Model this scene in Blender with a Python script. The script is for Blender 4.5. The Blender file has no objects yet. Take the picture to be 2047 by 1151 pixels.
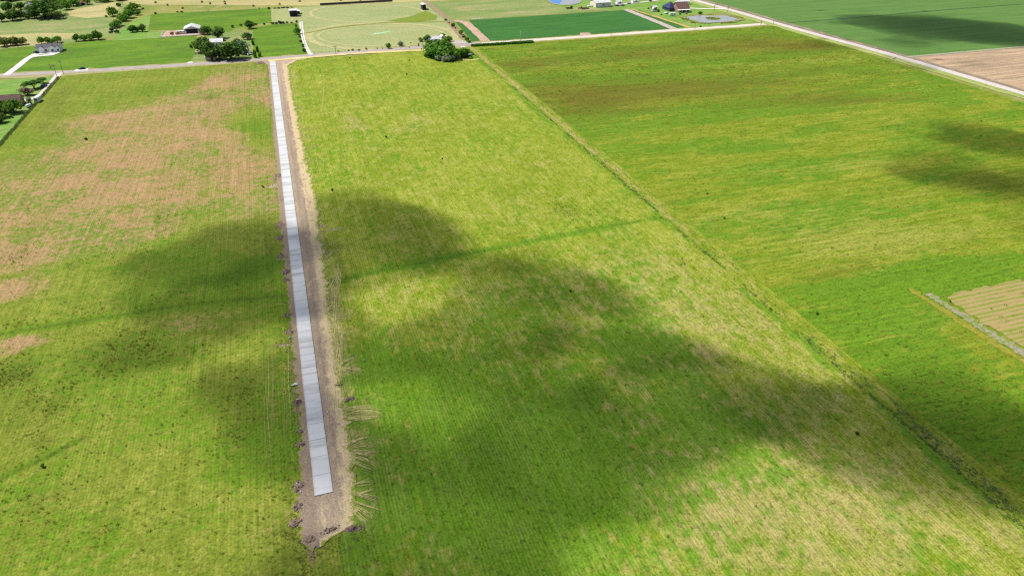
import bpy, bmesh, math, random
import numpy as np
from mathutils import Vector, Matrix, noise as mnoise

C = bpy.context.scene.collection
SC = bpy.context.scene
rnd = random.Random(7)

# ------------------------------------------------------------------ camera, sky, sun, exposure
FPX, CX, CY, H = 1420.0, 1023.5, 575.5, 120.0          # focal length / centre in photo pixels, drone height
TH = math.atan(855.5 / FPX)                             # pitch below the horizon
AZ = math.atan(526.5 * math.cos(TH) / FPX)              # heading, clockwise from +Y (the driveway runs along +Y)
cd = bpy.data.cameras.new('camera'); cam = bpy.data.objects.new('camera', cd); C.objects.link(cam)
cam.location = (0, 0, H); cam.rotation_euler = (math.pi/2 - TH, 0, -AZ)
cd.sensor_fit = 'HORIZONTAL'; cd.sensor_width = 36; cd.lens = 36*FPX/2047
cd.clip_start = 1; cd.clip_end = 20000
SC.camera = cam

SUN_EL, SUN_ROT = math.radians(58), math.radians(-56)
SDIR = Vector((math.sin(SUN_ROT)*math.cos(SUN_EL), math.cos(SUN_ROT)*math.cos(SUN_EL), math.sin(SUN_EL)))
w = bpy.data.worlds.new('World'); SC.world = w; w.use_nodes = True
nt = w.node_tree; nt.nodes.clear()
sky = nt.nodes.new('ShaderNodeTexSky'); sky.sky_type = 'NISHITA'; sky.sun_disc = False
sky.sun_elevation = SUN_EL; sky.sun_rotation = SUN_ROT
bg = nt.nodes.new('ShaderNodeBackground'); bg.inputs['Strength'].default_value = 0.075
wo = nt.nodes.new('ShaderNodeOutputWorld')
nt.links.new(sky.outputs[0], bg.inputs[0]); nt.links.new(bg.outputs[0], wo.inputs[0])
sl = bpy.data.lights.new('sun', 'SUN'); sl.energy = 4.6; sl.angle = math.radians(0.53); sl.color = (1, .955, .88)
so = bpy.data.objects.new('sun', sl); C.objects.link(so); so.rotation_euler = SDIR.to_track_quat('Z', 'Y').to_euler()
so.location = (0, 0, 300)
SC.view_settings.view_transform = 'Standard'; SC.view_settings.look = 'None'
SC.view_settings.gamma = 1; SC.view_settings.use_curve_mapping = False
SC.view_settings.exposure = 0.66
SC.cycles.max_bounces = 4; SC.cycles.diffuse_bounces = 2; SC.cycles.glossy_bounces = 2
SC.cycles.transmission_bounces = 2; SC.cycles.transparent_max_bounces = 8; SC.cycles.volume_bounces = 0
SC.cycles.use_denoising = False
SC.cycles.pixel_filter_type = 'BLACKMAN_HARRIS'; SC.cycles.filter_width = 1.3

# ------------------------------------------------------------------ photo pixel -> place on the ground
CT, ST, CA, SA = math.cos(TH), math.sin(TH), math.cos(AZ), math.sin(AZ)
def G(px, py):
    a = (px-CX)/FPX; b = (py-CY)/FPX
    dy = CT - b*ST; dz = -ST - b*CT; t = H/-dz
    X, Y = a*t, dy*t
    return (X*CA + Y*SA, -X*SA + Y*CA)
def MPX(py): return 140.0/(py+280.0)                    # metres across one photo pixel at ground row py
def HGT(px, pyb, pyt):                                  # height of something standing at (px, pyb) whose top is at row pyt
    u, v = G(px, pyb); d = u*SA + v*CA; b = (pyt-CY)/FPX
    return H + d*(b*CT+ST)/(b*ST-CT)

# ------------------------------------------------------------------ numpy noise
_tab = np.random.RandomState(3).rand(256, 256)
def vnoise(x, y):
    xi = np.floor(x).astype(int); yi = np.floor(y).astype(int); fx = x-xi; fy = y-yi
    fx = fx*fx*(3-2*fx); fy = fy*fy*(3-2*fy)
    a = _tab[xi & 255, yi & 255]; b = _tab[(xi+1) & 255, yi & 255]; c = _tab[xi & 255, (yi+1) & 255]; d = _tab[(xi+1) & 255, (yi+1) & 255]
    return (a*(1-fx)+b*fx)*(1-fy) + (c*(1-fx)+d*fx)*fy
def fbm(x, y, o=4, seed=0):
    s = 0; a = .5; t = 0
    for i in range(o):
        s = s + a*vnoise(x*2**i + 17.3*i + seed*7.1, y*2**i + 5.7*i + seed*3.3); t += a; a *= .55
    return s/t
def splat(U, V, L):
    r = np.zeros_like(U)
    for (px, py, ru, rv, amp) in L:
        u, v = G(px, py); r += amp*np.exp(-((U-u)/ru)**2-((V-v)/rv)**2)
    return r
def pline(U, V, pts, wd, amp):
    P = [G(*p) for p in pts]; best = np.full_like(U, 1e9)
    for (a, b) in zip(P[:-1], P[1:]):
        dx, dy = b[0]-a[0], b[1]-a[1]; l2 = dx*dx+dy*dy
        t = np.clip(((U-a[0])*dx+(V-a[1])*dy)/l2, 0, 1)
        best = np.minimum(best, np.hypot(U-a[0]-t*dx, V-a[1]-t*dy))
    return amp*np.exp(-(best/wd)**2)
def sstep(a, b, x):
    t = np.clip((x-a)/(b-a), 0, 1); return t*t*(3-2*t)

# ------------------------------------------------------------------ node helpers
class NB:
    def __init__(s, name):
        s.m = bpy.data.materials.new(name); s.m.use_nodes = True; s.t = s.m.node_tree; s.t.nodes.clear()
    def n(s, ty, **kw):
        x = s.t.nodes.new(ty)
        for k, v in kw.items(): setattr(x, k, v)
        return x
    def put(s, sock, v):
        if isinstance(v, bpy.types.NodeSocket): s.t.links.new(v, sock)
        elif isinstance(v, (tuple, list)) and len(v) == 3 and sock.type == 'RGBA': sock.default_value = (*v, 1)
        else: sock.default_value = v
    def math(s, op, a, b=0, c=None, clamp=False):
        x = s.n('ShaderNodeMath', operation=op, use_clamp=clamp); s.put(x.inputs[0], a); s.put(x.inputs[1], b)
        if c is not None: s.put(x.inputs[2], c)
        return x.outputs[0]
    def mix(s, f, a, b, mode='MIX'):
        x = s.n('ShaderNodeMix', data_type='RGBA', blend_type=mode); s.put(x.inputs[0], f); s.put(x.inputs[6], a); s.put(x.inputs[7], b)
        return x.outputs[2]
    def rng(s, v, a, b, c=0, d=1, smooth=False):
        x = s.n('ShaderNodeMapRange'); x.interpolation_type = 'SMOOTHSTEP' if smooth else 'LINEAR'; x.clamp = True
        for i, q in enumerate((v, a, b, c, d)): s.put(x.inputs[i], q)
        return x.outputs[0]
    def pos(s, sc=(1, 1, 1), loc=(0, 0, 0), rot=0):
        g = s.n('ShaderNodeNewGeometry'); m = s.n('ShaderNodeMapping'); s.t.links.new(g.outputs['Position'], m.inputs[0])
        m.inputs['Location'].default_value = loc; m.inputs['Scale'].default_value = sc; m.inputs['Rotation'].default_value = (0, 0, rot)
        return m.outputs[0]
    def noise(s, v, scale, det=4, rough=.6, dist=0):
        x = s.n('ShaderNodeTexNoise'); s.t.links.new(v, x.inputs['Vector']); x.inputs['Scale'].default_value = scale
        x.inputs['Detail'].default_value = det; x.inputs['Roughness'].default_value = rough; x.inputs['Distortion'].default_value = dist
        return x.outputs[0]
    def out(s, col, rough=.9, spec=.15, bump=None, bstr=.5, bdist=.2, metal=0):
        b = s.n('ShaderNodeBsdfPrincipled'); s.put(b.inputs['Base Color'], col); s.put(b.inputs['Roughness'], rough)
        b.inputs['Specular IOR Level'].default_value = spec; b.inputs['Metallic'].default_value = metal
        if bump is not None:
            k = s.n('ShaderNodeBump'); k.inputs['Strength'].default_value = bstr; k.inputs['Distance'].default_value = bdist
            s.put(k.inputs['Height'], bump); s.t.links.new(k.outputs[0], b.inputs['Normal'])
        o = s.n('ShaderNodeOutputMaterial'); s.t.links.new(b.outputs[0], o.inputs[0]); return s.m

def field_mat(name, g1, g2, dry, lush, dark, soil, an=(1, 1), rows=None, big=.045, val=.55, shade_speck=.62, streak=(1.1, .02)):
    """grass field: mask attribute (dry, lush, dark weeds and painted shade, bare soil) broken up by noise into patches"""
    B = NB(name)
    at = B.n('ShaderNodeAttribute', attribute_name='mask'); sp = B.n('ShaderNodeSeparateColor'); B.t.links.new(at.outputs['Color'], sp.inputs[0])
    R, Gn, Bl, A = sp.outputs[0], sp.outputs[1], sp.outputs[2], at.outputs['Alpha']
    sx, sy = an
    p = B.pos((sx, sy, 1)); p2 = B.pos((sx, sy, 1), (83, 41, 0)); p3 = B.pos((1, 1, 1), (11, 57, 0))
    def con(x, k): return B.math('ADD', B.math('MULTIPLY', B.math('SUBTRACT', x, .5), k), .5)
    nA = B.noise(p, big, 4); nB = con(B.noise(p, .24, 8, .7, .15), 1.6); nB2 = con(B.noise(p2, .42, 6, .66, .1), 1.7); nC = con(B.noise(p3, 1.5, 5, .75), 1.8); nD = con(B.noise(p2, .75, 5, .72), 1.7)
    h = B.math('ADD', B.math('MULTIPLY', nA, .45), B.math('MULTIPLY', nB, .55))
    col = B.mix(B.rng(h, .34, .66, smooth=True), g1, g2)
    def thr(noise, m, k=.8, wd=.10): return B.rng(B.math('ADD', noise, B.math('MULTIPLY', B.math('SUBTRACT', m, .5), k)), .5-wd, .5+wd, smooth=True)
    nd = B.math('ADD', B.math('MULTIPLY', nB, .5), B.math('MULTIPLY', nC, .42))
    st0 = con(B.noise(B.pos((streak[0], streak[1], 1), (5, 2, 0)), 1.0, 3, .6), 1.6); nd = B.math('ADD', nd, B.math('MULTIPLY', st0, .08))
    col = B.mix(B.math('MULTIPLY', thr(nd, R, .62, .17), .9), col, B.mix(nC, dry, tuple(c*.72 for c in dry)))
    nl = B.math('ADD', B.math('MULTIPLY', nB2, .7), B.math('MULTIPLY', nC, .3))
    col = B.mix(B.math('MULTIPLY', thr(nl, Gn, .62, .10), .85), col, lush)
    nk = B.math('ADD', B.math('MULTIPLY', nD, .6), B.math('MULTIPLY', nC, .4))
    col = B.mix(B.math('MULTIPLY', thr(nk, Bl, .62, .08), .9), col, dark)
    col = B.mix(thr(nd, A, .8, .08), col, B.mix(nC, soil, tuple(c*.6 for c in soil)))
    v = B.rng(B.math('ADD', B.math('MULTIPLY', nC, .6), B.math('MULTIPLY', nD, .4)), .22, .78, 1-val, 1+val*.8)  # tone grain, doubling as painted micro-shadow of the grass pile
    st = con(B.noise(B.pos((streak[0], streak[1], 1), (5, 2, 0)), 1.0, 3, .6), 1.6)
    v = B.math('MULTIPLY', v, B.rng(st, .2, .8, .86, 1.13))
    sk = B.math('ADD', B.math('MULTIPLY', B.noise(B.pos((max(sx, .5), sy, 1), (7, 3, 0)), 1.15, 3, .55), .7), B.math('MULTIPLY', B.noise(B.pos((1, 1, 1), (3, 91, 0)), .42, 2), .3))
    v = B.math('MULTIPLY', v, B.rng(sk, .53, .66, 1.04, shade_speck, smooth=True))  # dark specks painted into the colour as small shadows among the grass
    if rows:
        per, amp = rows
        s_ = B.n('ShaderNodeSeparateXYZ'); B.t.links.new(B.pos(), s_.inputs[0])
        ph = B.math('ADD', B.math('MULTIPLY', s_.outputs[0], 2*math.pi/per), B.math('MULTIPLY', nA, 1.5))
        sn = B.math('SINE', ph)
        v = B.math('MULTIPLY', v, B.math('ADD', 1.0, B.math('MULTIPLY', sn, B.math('MULTIPLY', B.rng(nA, .35, .6), amp))))
    hs = B.n('ShaderNodeHueSaturation'); B.put(hs.inputs['Color'], col); B.put(hs.inputs['Value'], v)
    return B.out(hs.outputs[0], .95, .08, B.math('ADD', nC, B.math('MULTIPLY', nB, 1.5)), .55, .35)

def plain(name, col, rough=.6, spec=.3, var=.12, scale=1.5, metal=0):
    B = NB(name); n = B.noise(B.pos(), scale, 4, .65)
    return B.out(B.mix(n, tuple(c*(1-var) for c in col), tuple(min(1, c*(1+var)) for c in col)), rough, spec, None, metal=metal)
def mottled(name, cols, scale=.2, an=(1, 1), bump=.3, fine=.35):
    """cols: 3 colours picked by two noises; for distant parcels, roads, dirt"""
    B = NB(name); p = B.pos((an[0], an[1], 1)); a = B.noise(p, scale, 6, .65, .5); b = B.noise(B.pos((an[0], an[1], 1), (31, 7, 0)), scale*2.7, 5, .65); c = B.noise(B.pos(), 1.1, 4, .7)
    col = B.mix(B.rng(a, .38, .62, smooth=True), cols[0], cols[1])
    col = B.mix(B.rng(b, .5, .68, smooth=True), col, cols[2])
    hs = B.n('ShaderNodeHueSaturation'); B.put(hs.inputs['Color'], col); B.put(hs.inputs['Value'], B.rng(c, .3, .7, 1-fine, 1+fine))
    return B.out(hs.outputs[0], .95, .1, c, bump, .2)

# ------------------------------------------------------------------ object helpers
def props(o, label=None, cat=None, group=None, kind=None):
    if label: o['label'] = label
    if cat: o['category'] = cat
    if group: o['group'] = group
    if kind: o['kind'] = kind
    return o
def link(name, me, mat=None, parent=None):
    if mat is not None and len(me.materials) == 0: me.materials.append(mat)
    o = bpy.data.objects.new(name, me); C.objects.link(o)
    if parent is not None: o.parent = parent
    return o
def empty(name, loc, rz=0, sc=None):
    o = bpy.data.objects.new(name, None); C.objects.link(o); o.location = loc; o.rotation_euler = (0, 0, rz)
    o.empty_display_size = .5
    if sc: o.scale = sc
    return o
def me_from(name, verts, faces):
    me = bpy.data.meshes.new(name); me.from_pydata([tuple(v) for v in verts], [], [tuple(f) for f in faces]); me.update(); return me
def me_np(name, V, Q, mask=None, smooth=True):
    """fast mesh from arrays: V (n,3), Q (m,k)"""
    V = np.asarray(V, np.float32); Q = np.asarray(Q, np.int32); m, k = Q.shape
    me = bpy.data.meshes.new(name); me.vertices.add(len(V)); me.vertices.foreach_set('co', V.ravel())
    me.loops.add(m*k); me.loops.foreach_set('vertex_index', Q.ravel())
    me.polygons.add(m); me.polygons.foreach_set('loop_start', np.arange(0, m*k, k, dtype=np.int32))
    try: me.polygons.foreach_set('loop_total', np.full(m, k, np.int32))
    except Exception: pass
    me.update(calc_edges=True)
    me.polygons.foreach_set('use_smooth', np.full(m, smooth))
    if mask is not None:
        a = me.attributes.new('mask', 'FLOAT_COLOR', 'POINT'); a.data.foreach_set('color', np.asarray(mask, np.float32).ravel())
    return me
def me_bm(name, bm, smooth=False):
    me = bpy.data.meshes.new(name); bmesh.ops.recalc_face_normals(bm, faces=bm.faces); bm.to_mesh(me); bm.free()
    if smooth:
        for p in me.polygons: p.use_smooth = True
    return me
def box(bm, c, s, rz=0):
    M = Matrix.Translation(c) @ Matrix.Rotation(rz, 4, 'Z') @ Matrix.Diagonal((*s, 1))
    return bmesh.ops.create_cube(bm, size=1, matrix=M)
def rod(bm, a, b, r1, r2=None, seg=8):
    a, b = Vector(a), Vector(b); d = b-a
    M = Matrix.Translation((a+b)/2) @ d.to_track_quat('Z', 'Y').to_matrix().to_4x4()
    bmesh.ops.create_cone(bm, cap_ends=True, segments=seg, radius1=r1, radius2=r1 if r2 is None else r2, depth=d.length, matrix=M)
def grid(name, u0, u1, v0, v1, step, fn, mat, z=.03):
    us = np.linspace(u0, u1, int((u1-u0)/step)+1); vs = np.linspace(v0, v1, int((v1-v0)/step)+1)
    U, V = np.meshgrid(us, vs); Z, mask = fn(U, V)
    P = np.stack([U, V, Z+z], -1).reshape(-1, 3); nx = len(us); i = np.arange(len(vs)-1)[:, None]*nx+np.arange(nx-1)[None]
    Q = np.stack([i, i+1, i+nx+1, i+nx], -1).reshape(-1, 4)
    return link(name, me_np(name, P, Q, mask.reshape(-1, 4)), mat)
def M4(r, g, b, a): return np.stack([np.clip(x, 0, 1) for x in (r, g, b, a)], -1)
def poly(name, pts, z, mat, label, cat='ground', uv=False, kind='structure'):
    P = [(p if uv else G(*p)) for p in pts]
    bm = bmesh.new(); f = bm.faces.new([bm.verts.new((p[0], p[1], z)) for p in P]); bmesh.ops.triangulate(bm, faces=[f])
    me = me_bm(name, bm)
    if sum(p.normal.z for p in me.polygons) < 0: me.flip_normals()
    return props(link(name, me, mat), label, cat, kind=kind)
def ribbon_arr(P, wd, z, jag=0, seed=0, taper=False):
    """points on the ground -> verts, quads of a strip of width wd with uneven edges"""
    P = np.array(P, float); d = np.gradient(P, axis=0); d /= np.maximum(np.linalg.norm(d, axis=1, keepdims=True), 1e-6)
    nrm = np.stack([-d[:, 1], d[:, 0]], -1); n = len(P); t = np.arange(n)
    wl = wd/2*(1+jag*(fbm(t*.7, t*0+seed, 3)-.5)*2); wr = wd/2*(1+jag*(fbm(t*.7, t*0+seed+9.5, 3)-.5)*2)
    if taper: k = np.sin(np.linspace(.25, math.pi-.05, n)); wl *= k; wr *= k
    A = P+nrm*wl[:, None]; B = P-nrm*wr[:, None]
    V = np.empty((2*n, 3)); V[0::2, :2] = A; V[1::2, :2] = B; V[:, 2] = z
    i = np.arange(n-1)*2; Q = np.stack([i, i+1, i+3, i+2], -1)
    return V, Q
def resample(pts, step):
    P = [np.array(p, float) for p in pts]; out = []
    for a, b in zip(P[:-1], P[1:]):
        k = max(1, int(np.linalg.norm(b-a)/step)); out += [a+(b-a)*t for t in np.arange(k)/k]
    out.append(P[-1]); return out
def smooth_pts(P, it=6):
    P = np.array(P)
    for _ in range(it): P[1:-1] = P[1:-1]*.5+(P[:-2]+P[2:])*.25
    return P
def road(name, pts, wd, z, mat, label, cat='road', step=4, jag=.0, px=True, it=20, kind='structure', lie=0):
    P = [G(*p) if px else p for p in pts]; P = smooth_pts(resample(P, step), it)
    V, Q = ribbon_arr(P, wd, z, jag, seed=len(name))
    if lie: V[:, 2] = z+relief(V[:, 0], V[:, 1], lie)
    return props(link(name, me_np(name, V, Q), mat), label, cat, kind=kind)
ORD = ['leftmost', 'second from left', 'third from left', 'fourth from left', 'fifth from left', 'sixth from left', 'seventh from left', 'eighth from left', 'ninth from left', 'tenth from left', 'eleventh from left', 'twelfth from left']
def ordn(i, n): return 'rightmost' if i == n-1 and n > 1 else ORD[i]

# ------------------------------------------------------------------ clouds (they cast the shadows that lie on the fields)
CLOUD_H = 520.0
OFF = (SDIR.x/SDIR.z*CLOUD_H, SDIR.y/SDIR.z*CLOUD_H)
cb = NB('cloud_vapour')
vs_ = cb.n('ShaderNodeVolumeScatter'); vs_.inputs['Color'].default_value = (1, 1, 1, 1); vs_.inputs['Density'].default_value = .0205; vs_.inputs['Anisotropy'].default_value = .3
co_ = cb.n('ShaderNodeOutputMaterial'); cb.t.links.new(vs_.outputs[0], co_.inputs['Volume'])
CLOUD = cb.m
def cloud(name, box_uv, L, label, seed, step=4.0, nz=26, thr=.12, gain=1.0, nl=30.):
    u0, u1, v0, v1 = box_uv
    us = np.arange(u0, u1, step); vs = np.arange(v0, v1, step); U, V = np.meshgrid(us, vs)
    T = splat(U, V, L)
    T = T + (fbm(U/nl, V/nl, 5, seed)-.5)*2.5*np.clip(T*2.2, 0, 1) - thr
    edge = np.minimum(np.minimum(U-u0, u1-U), np.minimum(V-v0, v1-V)); T *= np.clip(edge/(6*step), 0, 1)
    T = np.clip(T*gain, 0, 1.25); T = np.where(T > 0, T*np.clip(T/.85, 0, 1)**.9, 0)*66
    nx = len(us); ny = len(vs); idx = np.arange(nx*ny).reshape(ny, nx); Tf = T.ravel()
    q = np.stack([idx[:-1, :-1], idx[:-1, 1:], idx[1:, 1:], idx[1:, :-1]], -1).reshape(-1, 4)
    q = q[Tf[q].max(1) > 0]
    X = (U+OFF[0]).ravel(); Y = (V+OFF[1]).ravel()
    bil = (fbm(U/14., V/14., 3, seed+4).ravel()-.5)
    top = np.stack([X, Y, CLOUD_H+Tf*(.62+.1*bil)], -1); bot = np.stack([X, Y, CLOUD_H-Tf*(.38-.1*bil)], -1)
    rim = Tf <= 0
    bmap = np.where(rim, np.arange(nx*ny), np.arange(nx*ny)+nx*ny)
    allv = np.concatenate([top, bot]); Q = np.concatenate([q, bmap[q][:, ::-1]])
    used = np.unique(Q); re = np.full(len(allv), -1); re[used] = np.arange(len(used))
    o = link(name, me_np(name, allv[used], re[Q]), CLOUD)
    return props(o, label, 'cloud', kind='stuff')
cloud('cloud', (-140, 175, -40, 330), [
    (455, 520, 17, 15, 1.3), (330, 520, 17, 13, 1.0), (270, 590, 14, 14, .75), (250, 690, 18, 14, .6), (420, 640, 14, 10, .5), (380, 600, 16, 12, .7), (560, 760, 12, 16, .5), (520, 900, 14, 12, .45), (430, 690, 14, 12, .45), (530, 470, 12, 20, 1.1), (560, 560, 14, 14, 1.0),
    (720, 430, 17, 26, 1.15), (800, 450, 14, 18, 1.0), (660, 470, 10, 14, .8), (780, 535, 14, 12, .5), (910, 520, 13, 11, .6), (690, 560, 10, 10, .5), (860, 470, 9, 12, .6),
    (620, 640, 12, 14, .75), (760, 700, 18, 12, .8), (640, 850, 14, 14, .55), (800, 900, 20, 16, .58),
    (1060, 540, 17, 16, 1.15), (1130, 600, 13, 12, .95), (980, 640, 19, 14, .8), (1190, 680, 18, 12, .95), (1270, 690, 14, 10, .95), (1000, 760, 24, 16, .85),
    (950, 950, 24, 16, .62), (1150, 900, 22, 14, .6), (1250, 790, 20, 12, .9), (1400, 790, 22, 12, .95), (1560, 830, 24, 13, .95), (1690, 890, 20, 11, .85), (1850, 930, 16, 9, .6), (1780, 800, 18, 11, .6), (1930, 820, 26, 16, .95), (2000, 930, 20, 16, .9),
    (800, 1100, 20, 14, .75), (600, 1000, 10, 12, .55), (700, 1250, 30, 20, .8), (450, 800, 14, 12, .38), (60, 830, 14, 10, .3), (1980, 720, 16, 9, .5)],
    'long low cumulus bank above the driveway and the near fields', 1, nl=24.)
cloud('cloud', (170, 360, 160, 400), [
    (1990, 265, 32, 18, .8), (2080, 268, 34, 18, 1.0), (1880, 250, 24, 12, .5), (1850, 322, 26, 14, .75), (1960, 350, 30, 18, .8), (2060, 370, 26, 16, .9), (2060, 450, 26, 16, .7), (1990, 400, 20, 10, .5), (2120, 330, 30, 30, .6)],
    'ragged cumulus above the right-hand pasture', 2)
cloud('cloud', (330, 900, 330, 720), [
    (1660, 95, 22, 18, .9), (1620, 84, 16, 14, .55), (1790, 116, 12, 14, .5), (1830, 135, 14, 10, .45), (1800, 50, 44, 40, .95), (1900, 60, 50, 34, 1.05), (1990, 70, 50, 32, 1.05), (2080, 80, 50, 30, 1.1), (1720, 42, 40, 26, .75), (1780, 32, 40, 30, .6), (1820, 85, 24, 18, .6), (1960, 125, 26, 16, .4)],
    'flat cumulus above the far green crop beyond the right road', 3, nl=45.)

# ------------------------------------------------------------------ materials of the setting
TAN = (.44, .31, .15); STRAW = (.47, .36, .17)
M_LF = field_mat('west_pasture_grass', (.115, .155, .014), (.188, .212, .030), (.37, .225, .12), (.095, .178, .010), (.055, .07, .01), (.22, .15, .10), rows=(.76, .10))
M_MF = field_mat('middle_pasture_grass', (.140, .19, .010), (.232, .26, .032), (.36, .30, .115), (.088, .188, .009), (.045, .075, .014), (.25, .18, .12), rows=(.76, .13), an=(1, .55))
M_RF = field_mat('east_pasture_grass', (.118, .172, .008), (.195, .222, .020), (.27, .285, .05), (.082, .178, .009), (.104, .090, .012), (.25, .18, .12), an=(.33, 1.0), val=.65, shade_speck=.55, streak=(.018, .7))
M_DITCH = field_mat('ditch_grass', (.130, .178, .010), (.215, .24, .028), (.35, .28, .11), (.085, .18, .010), (.055, .095, .014), (.26, .19, .12), an=(1, .4), val=.65)
M_GROUND = mottled('open_ground_grass', [(.13, .17, .03), (.2, .2, .05), (.26, .21, .1)], .03, bump=.2)
M_LAWN = mottled('bright_lawn_grass', [(.062, .135, .009), (.095, .175, .012), (.085, .115, .02)], .06, (.4, 1), .2, .35)
M_LAWN2 = mottled('home_lawn_grass', [(.10, .20, .03), (.15, .24, .045), (.2, .22, .08)], .06, (.5, 1), .2, .25)
M_PASTURE = mottled('dull_pasture_grass', [(.12, .18, .045), (.18, .21, .07), (.27, .22, .12)], .03, (.35, 1), .2, .4)
M_HAY = mottled('mown_hay_stubble', [(.29, .25, .11), (.34, .29, .13), (.22, .24, .08)], .03, (.2, 1), .15, .4)
M_PIVOT = mottled('mown_meadow_grass', [(.20, .235, .09), (.235, .255, .105), (.26, .26, .12)], .025, (.35, 1), .15, .4)
M_RING = mottled('pale_mown_ring', [(.33, .30, .14), (.29, .27, .13), (.24, .25, .1)], .06, bump=.1)
M_CROP = mottled('dark_green_crop', [(.030, .100, .020), (.038, .125, .024), (.026, .082, .016)], .2, (.12, 1), .35, .35)
M_CROP2 = mottled('broad_green_crop', [(.068, .140, .030), (.088, .162, .038), (.056, .118, .026)], .16, (.04, 1), .3, .22)
M_PLOUGH = mottled('tilled_tan_soil', [(.37, .26, .165), (.26, .18, .125), (.17, .165, .07)], .22, (.06, 1), .4, .3)
M_DIRT = mottled('bare_pink_dirt', [(.33, .22, .16), (.4, .28, .2), (.27, .2, .15)], .15, bump=.4)
M_ASPH = mottled('worn_asphalt', [(.27, .235, .23), (.31, .27, .26), (.23, .2, .2)], .2, bump=.1, fine=.12)
M_GRAVEL = mottled('pale_gravel', [(.40, .36, .34), (.46, .41, .39), (.35, .31, .29)], .3, bump=.2, fine=.15)
M_WHITEGR = mottled('white_concrete_drive', [(.50, .47, .44), (.56, .53, .5), (.45, .42, .38)], .2, bump=.05, fine=.1)
M_VERGE = mottled('dry_verge_grass', [(.27, .23, .13), (.2, .2, .06), (.34, .27, .17)], .12, (.4, 1), .3, .3)
M_LGVERGE = mottled('pale_verge_grass', [(.2, .25, .06), (.26, .28, .1), (.16, .2, .04)], .12, (1, .3), .3, .3)

# ------------------------------------------------------------------ ground and far parcels
g = poly('ground', [(-6000, -1500), (6000, -1500), (6000, 9000), (-6000, 9000)], -.30, M_GROUND, 'grassy ground spreading out to the horizon', uv=True)
z = 0.0
def Z():
    global z; z += .006; return z - .30
poly('hay_field', [(255, 9), (640, 11), (850, 2), (1090, -6), (1300, -60), (400, -90), (150, -40)], Z(), M_HAY, 'pale tan mown hay field dotted with round bales', 'field')
poly('pasture', [(-120, 58), (-120, 10), (0, -6), (170, -10), (262, 10), (215, 36), (262, 48), (228, 72), (150, 84), (60, 92), (0, 98), (-120, 108)], Z(), M_PASTURE, 'dull olive pasture behind the white farmhouse', 'field')
poly('hay_field', [(130, 30), (140, 20), (235, 4), (243, 12), (218, 33), (170, 36)], Z(), M_HAY, 'small tan field beside the hedgerow at the top left', 'field')
poly('hay_field', [(0, 70), (75, 66), (150, 66), (150, 76), (125, 78), (118, 88), (0, 96)], Z(), M_HAY, 'tan strip of dry grass behind the white farmhouse', 'field')
poly('lawn', [(-140, 150), (-140, 108), (0, 98), (58, 92), (130, 87), (152, 83), (330, 75.5), (392, 71), (393, 100), (381, 123), (250, 133), (0, 147)], Z(), M_LAWN, 'bright green meadow in front of the white farmhouse', 'lawn')
poly('pasture', [(262, 44), (300, 29), (300, 62), (330, 64), (392, 66), (392, 71), (335, 75), (225, 81), (235, 66)], Z(), M_LAWN2, 'narrow green strip left of the white barn', 'field')
poly('lawn', [(302, 28), (540, 16), (543, 45), (500, 50), (470, 56), (455, 66), (420, 58), (320, 60), (296, 60)], Z(), M_LAWN, 'bright green meadow behind the white barn', 'lawn')
poly('lawn', [(505, 56), (543, 49), (595, 46), (600, 62), (606, 88), (614, 107), (505, 117)], Z(), M_LAWN, 'bright green square meadow beside the two-track lane', 'lawn')
poly('farmyard', [(395, 82), (430, 64), (505, 62), (506, 117), (383, 124)], Z(), M_PASTURE, 'worn farmyard ground under the big oaks', 'yard')
poly('meadow', [(542, 18), (640, 12), (845, 3), (852, 6), (905, 46), (928, 86), (770, 98), (622, 107), (605, 60), (592, 45), (543, 46)], Z(), M_PIVOT, 'smooth olive meadow with two oval mown rings', 'field')
poly('pasture', [(853, 4), (1090, -4), (1120, 14), (1255, 18), (935, 40), (906, 43)], Z(), M_PASTURE, 'rough green pasture above the dark crop', 'field')
poly('lawn', [(1090, -2), (1150, -14), (1395, -14), (1535, 43), (1400, 56), (1348, 58), (1255, 19), (1120, 15)], Z(), M_LAWN2, 'mown green farmstead lawn round the pond', 'lawn')
poly('crop_field', [(937, 40.5), (1255, 19.5), (1338, 57.5), (1260, 63), (976, 82)], Z(), M_CROP, 'dark green crop field above the road', 'field')
poly('crop_field', [(911, 44), (922, 42), (966, 80), (944, 83)], Z(), M_CROP, 'narrow sliver of dark crop left of the pink dirt lane', 'field')
poly('crop_field', [(1262, 21), (1279, 20), (1372, 54), (1352, 56)], Z(), M_CROP, 'narrow sliver of dark crop right of the dirt lane', 'field')
poly('crop_field', [(410, 540), (411, 1300), (1500, 1300), (1500, 409), (430, 409), (424, 440)], Z(), M_CROP2, 'broad green row crop beyond the right-hand road', 'field', uv=True)
poly('tilled_field', [(424, 406), (1500, 406), (1500, -200), (424, -200)], Z(), M_PLOUGH, 'tan tilled field beyond the right-hand road', 'field', uv=True)
poly('lawn', [(-300, 533), (-141, 533), (-139.5, 520), (-139.5, 300), (-300, 300)], Z(), M_LAWN2, 'green house lawn left of the fence', 'lawn', uv=True)

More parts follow.
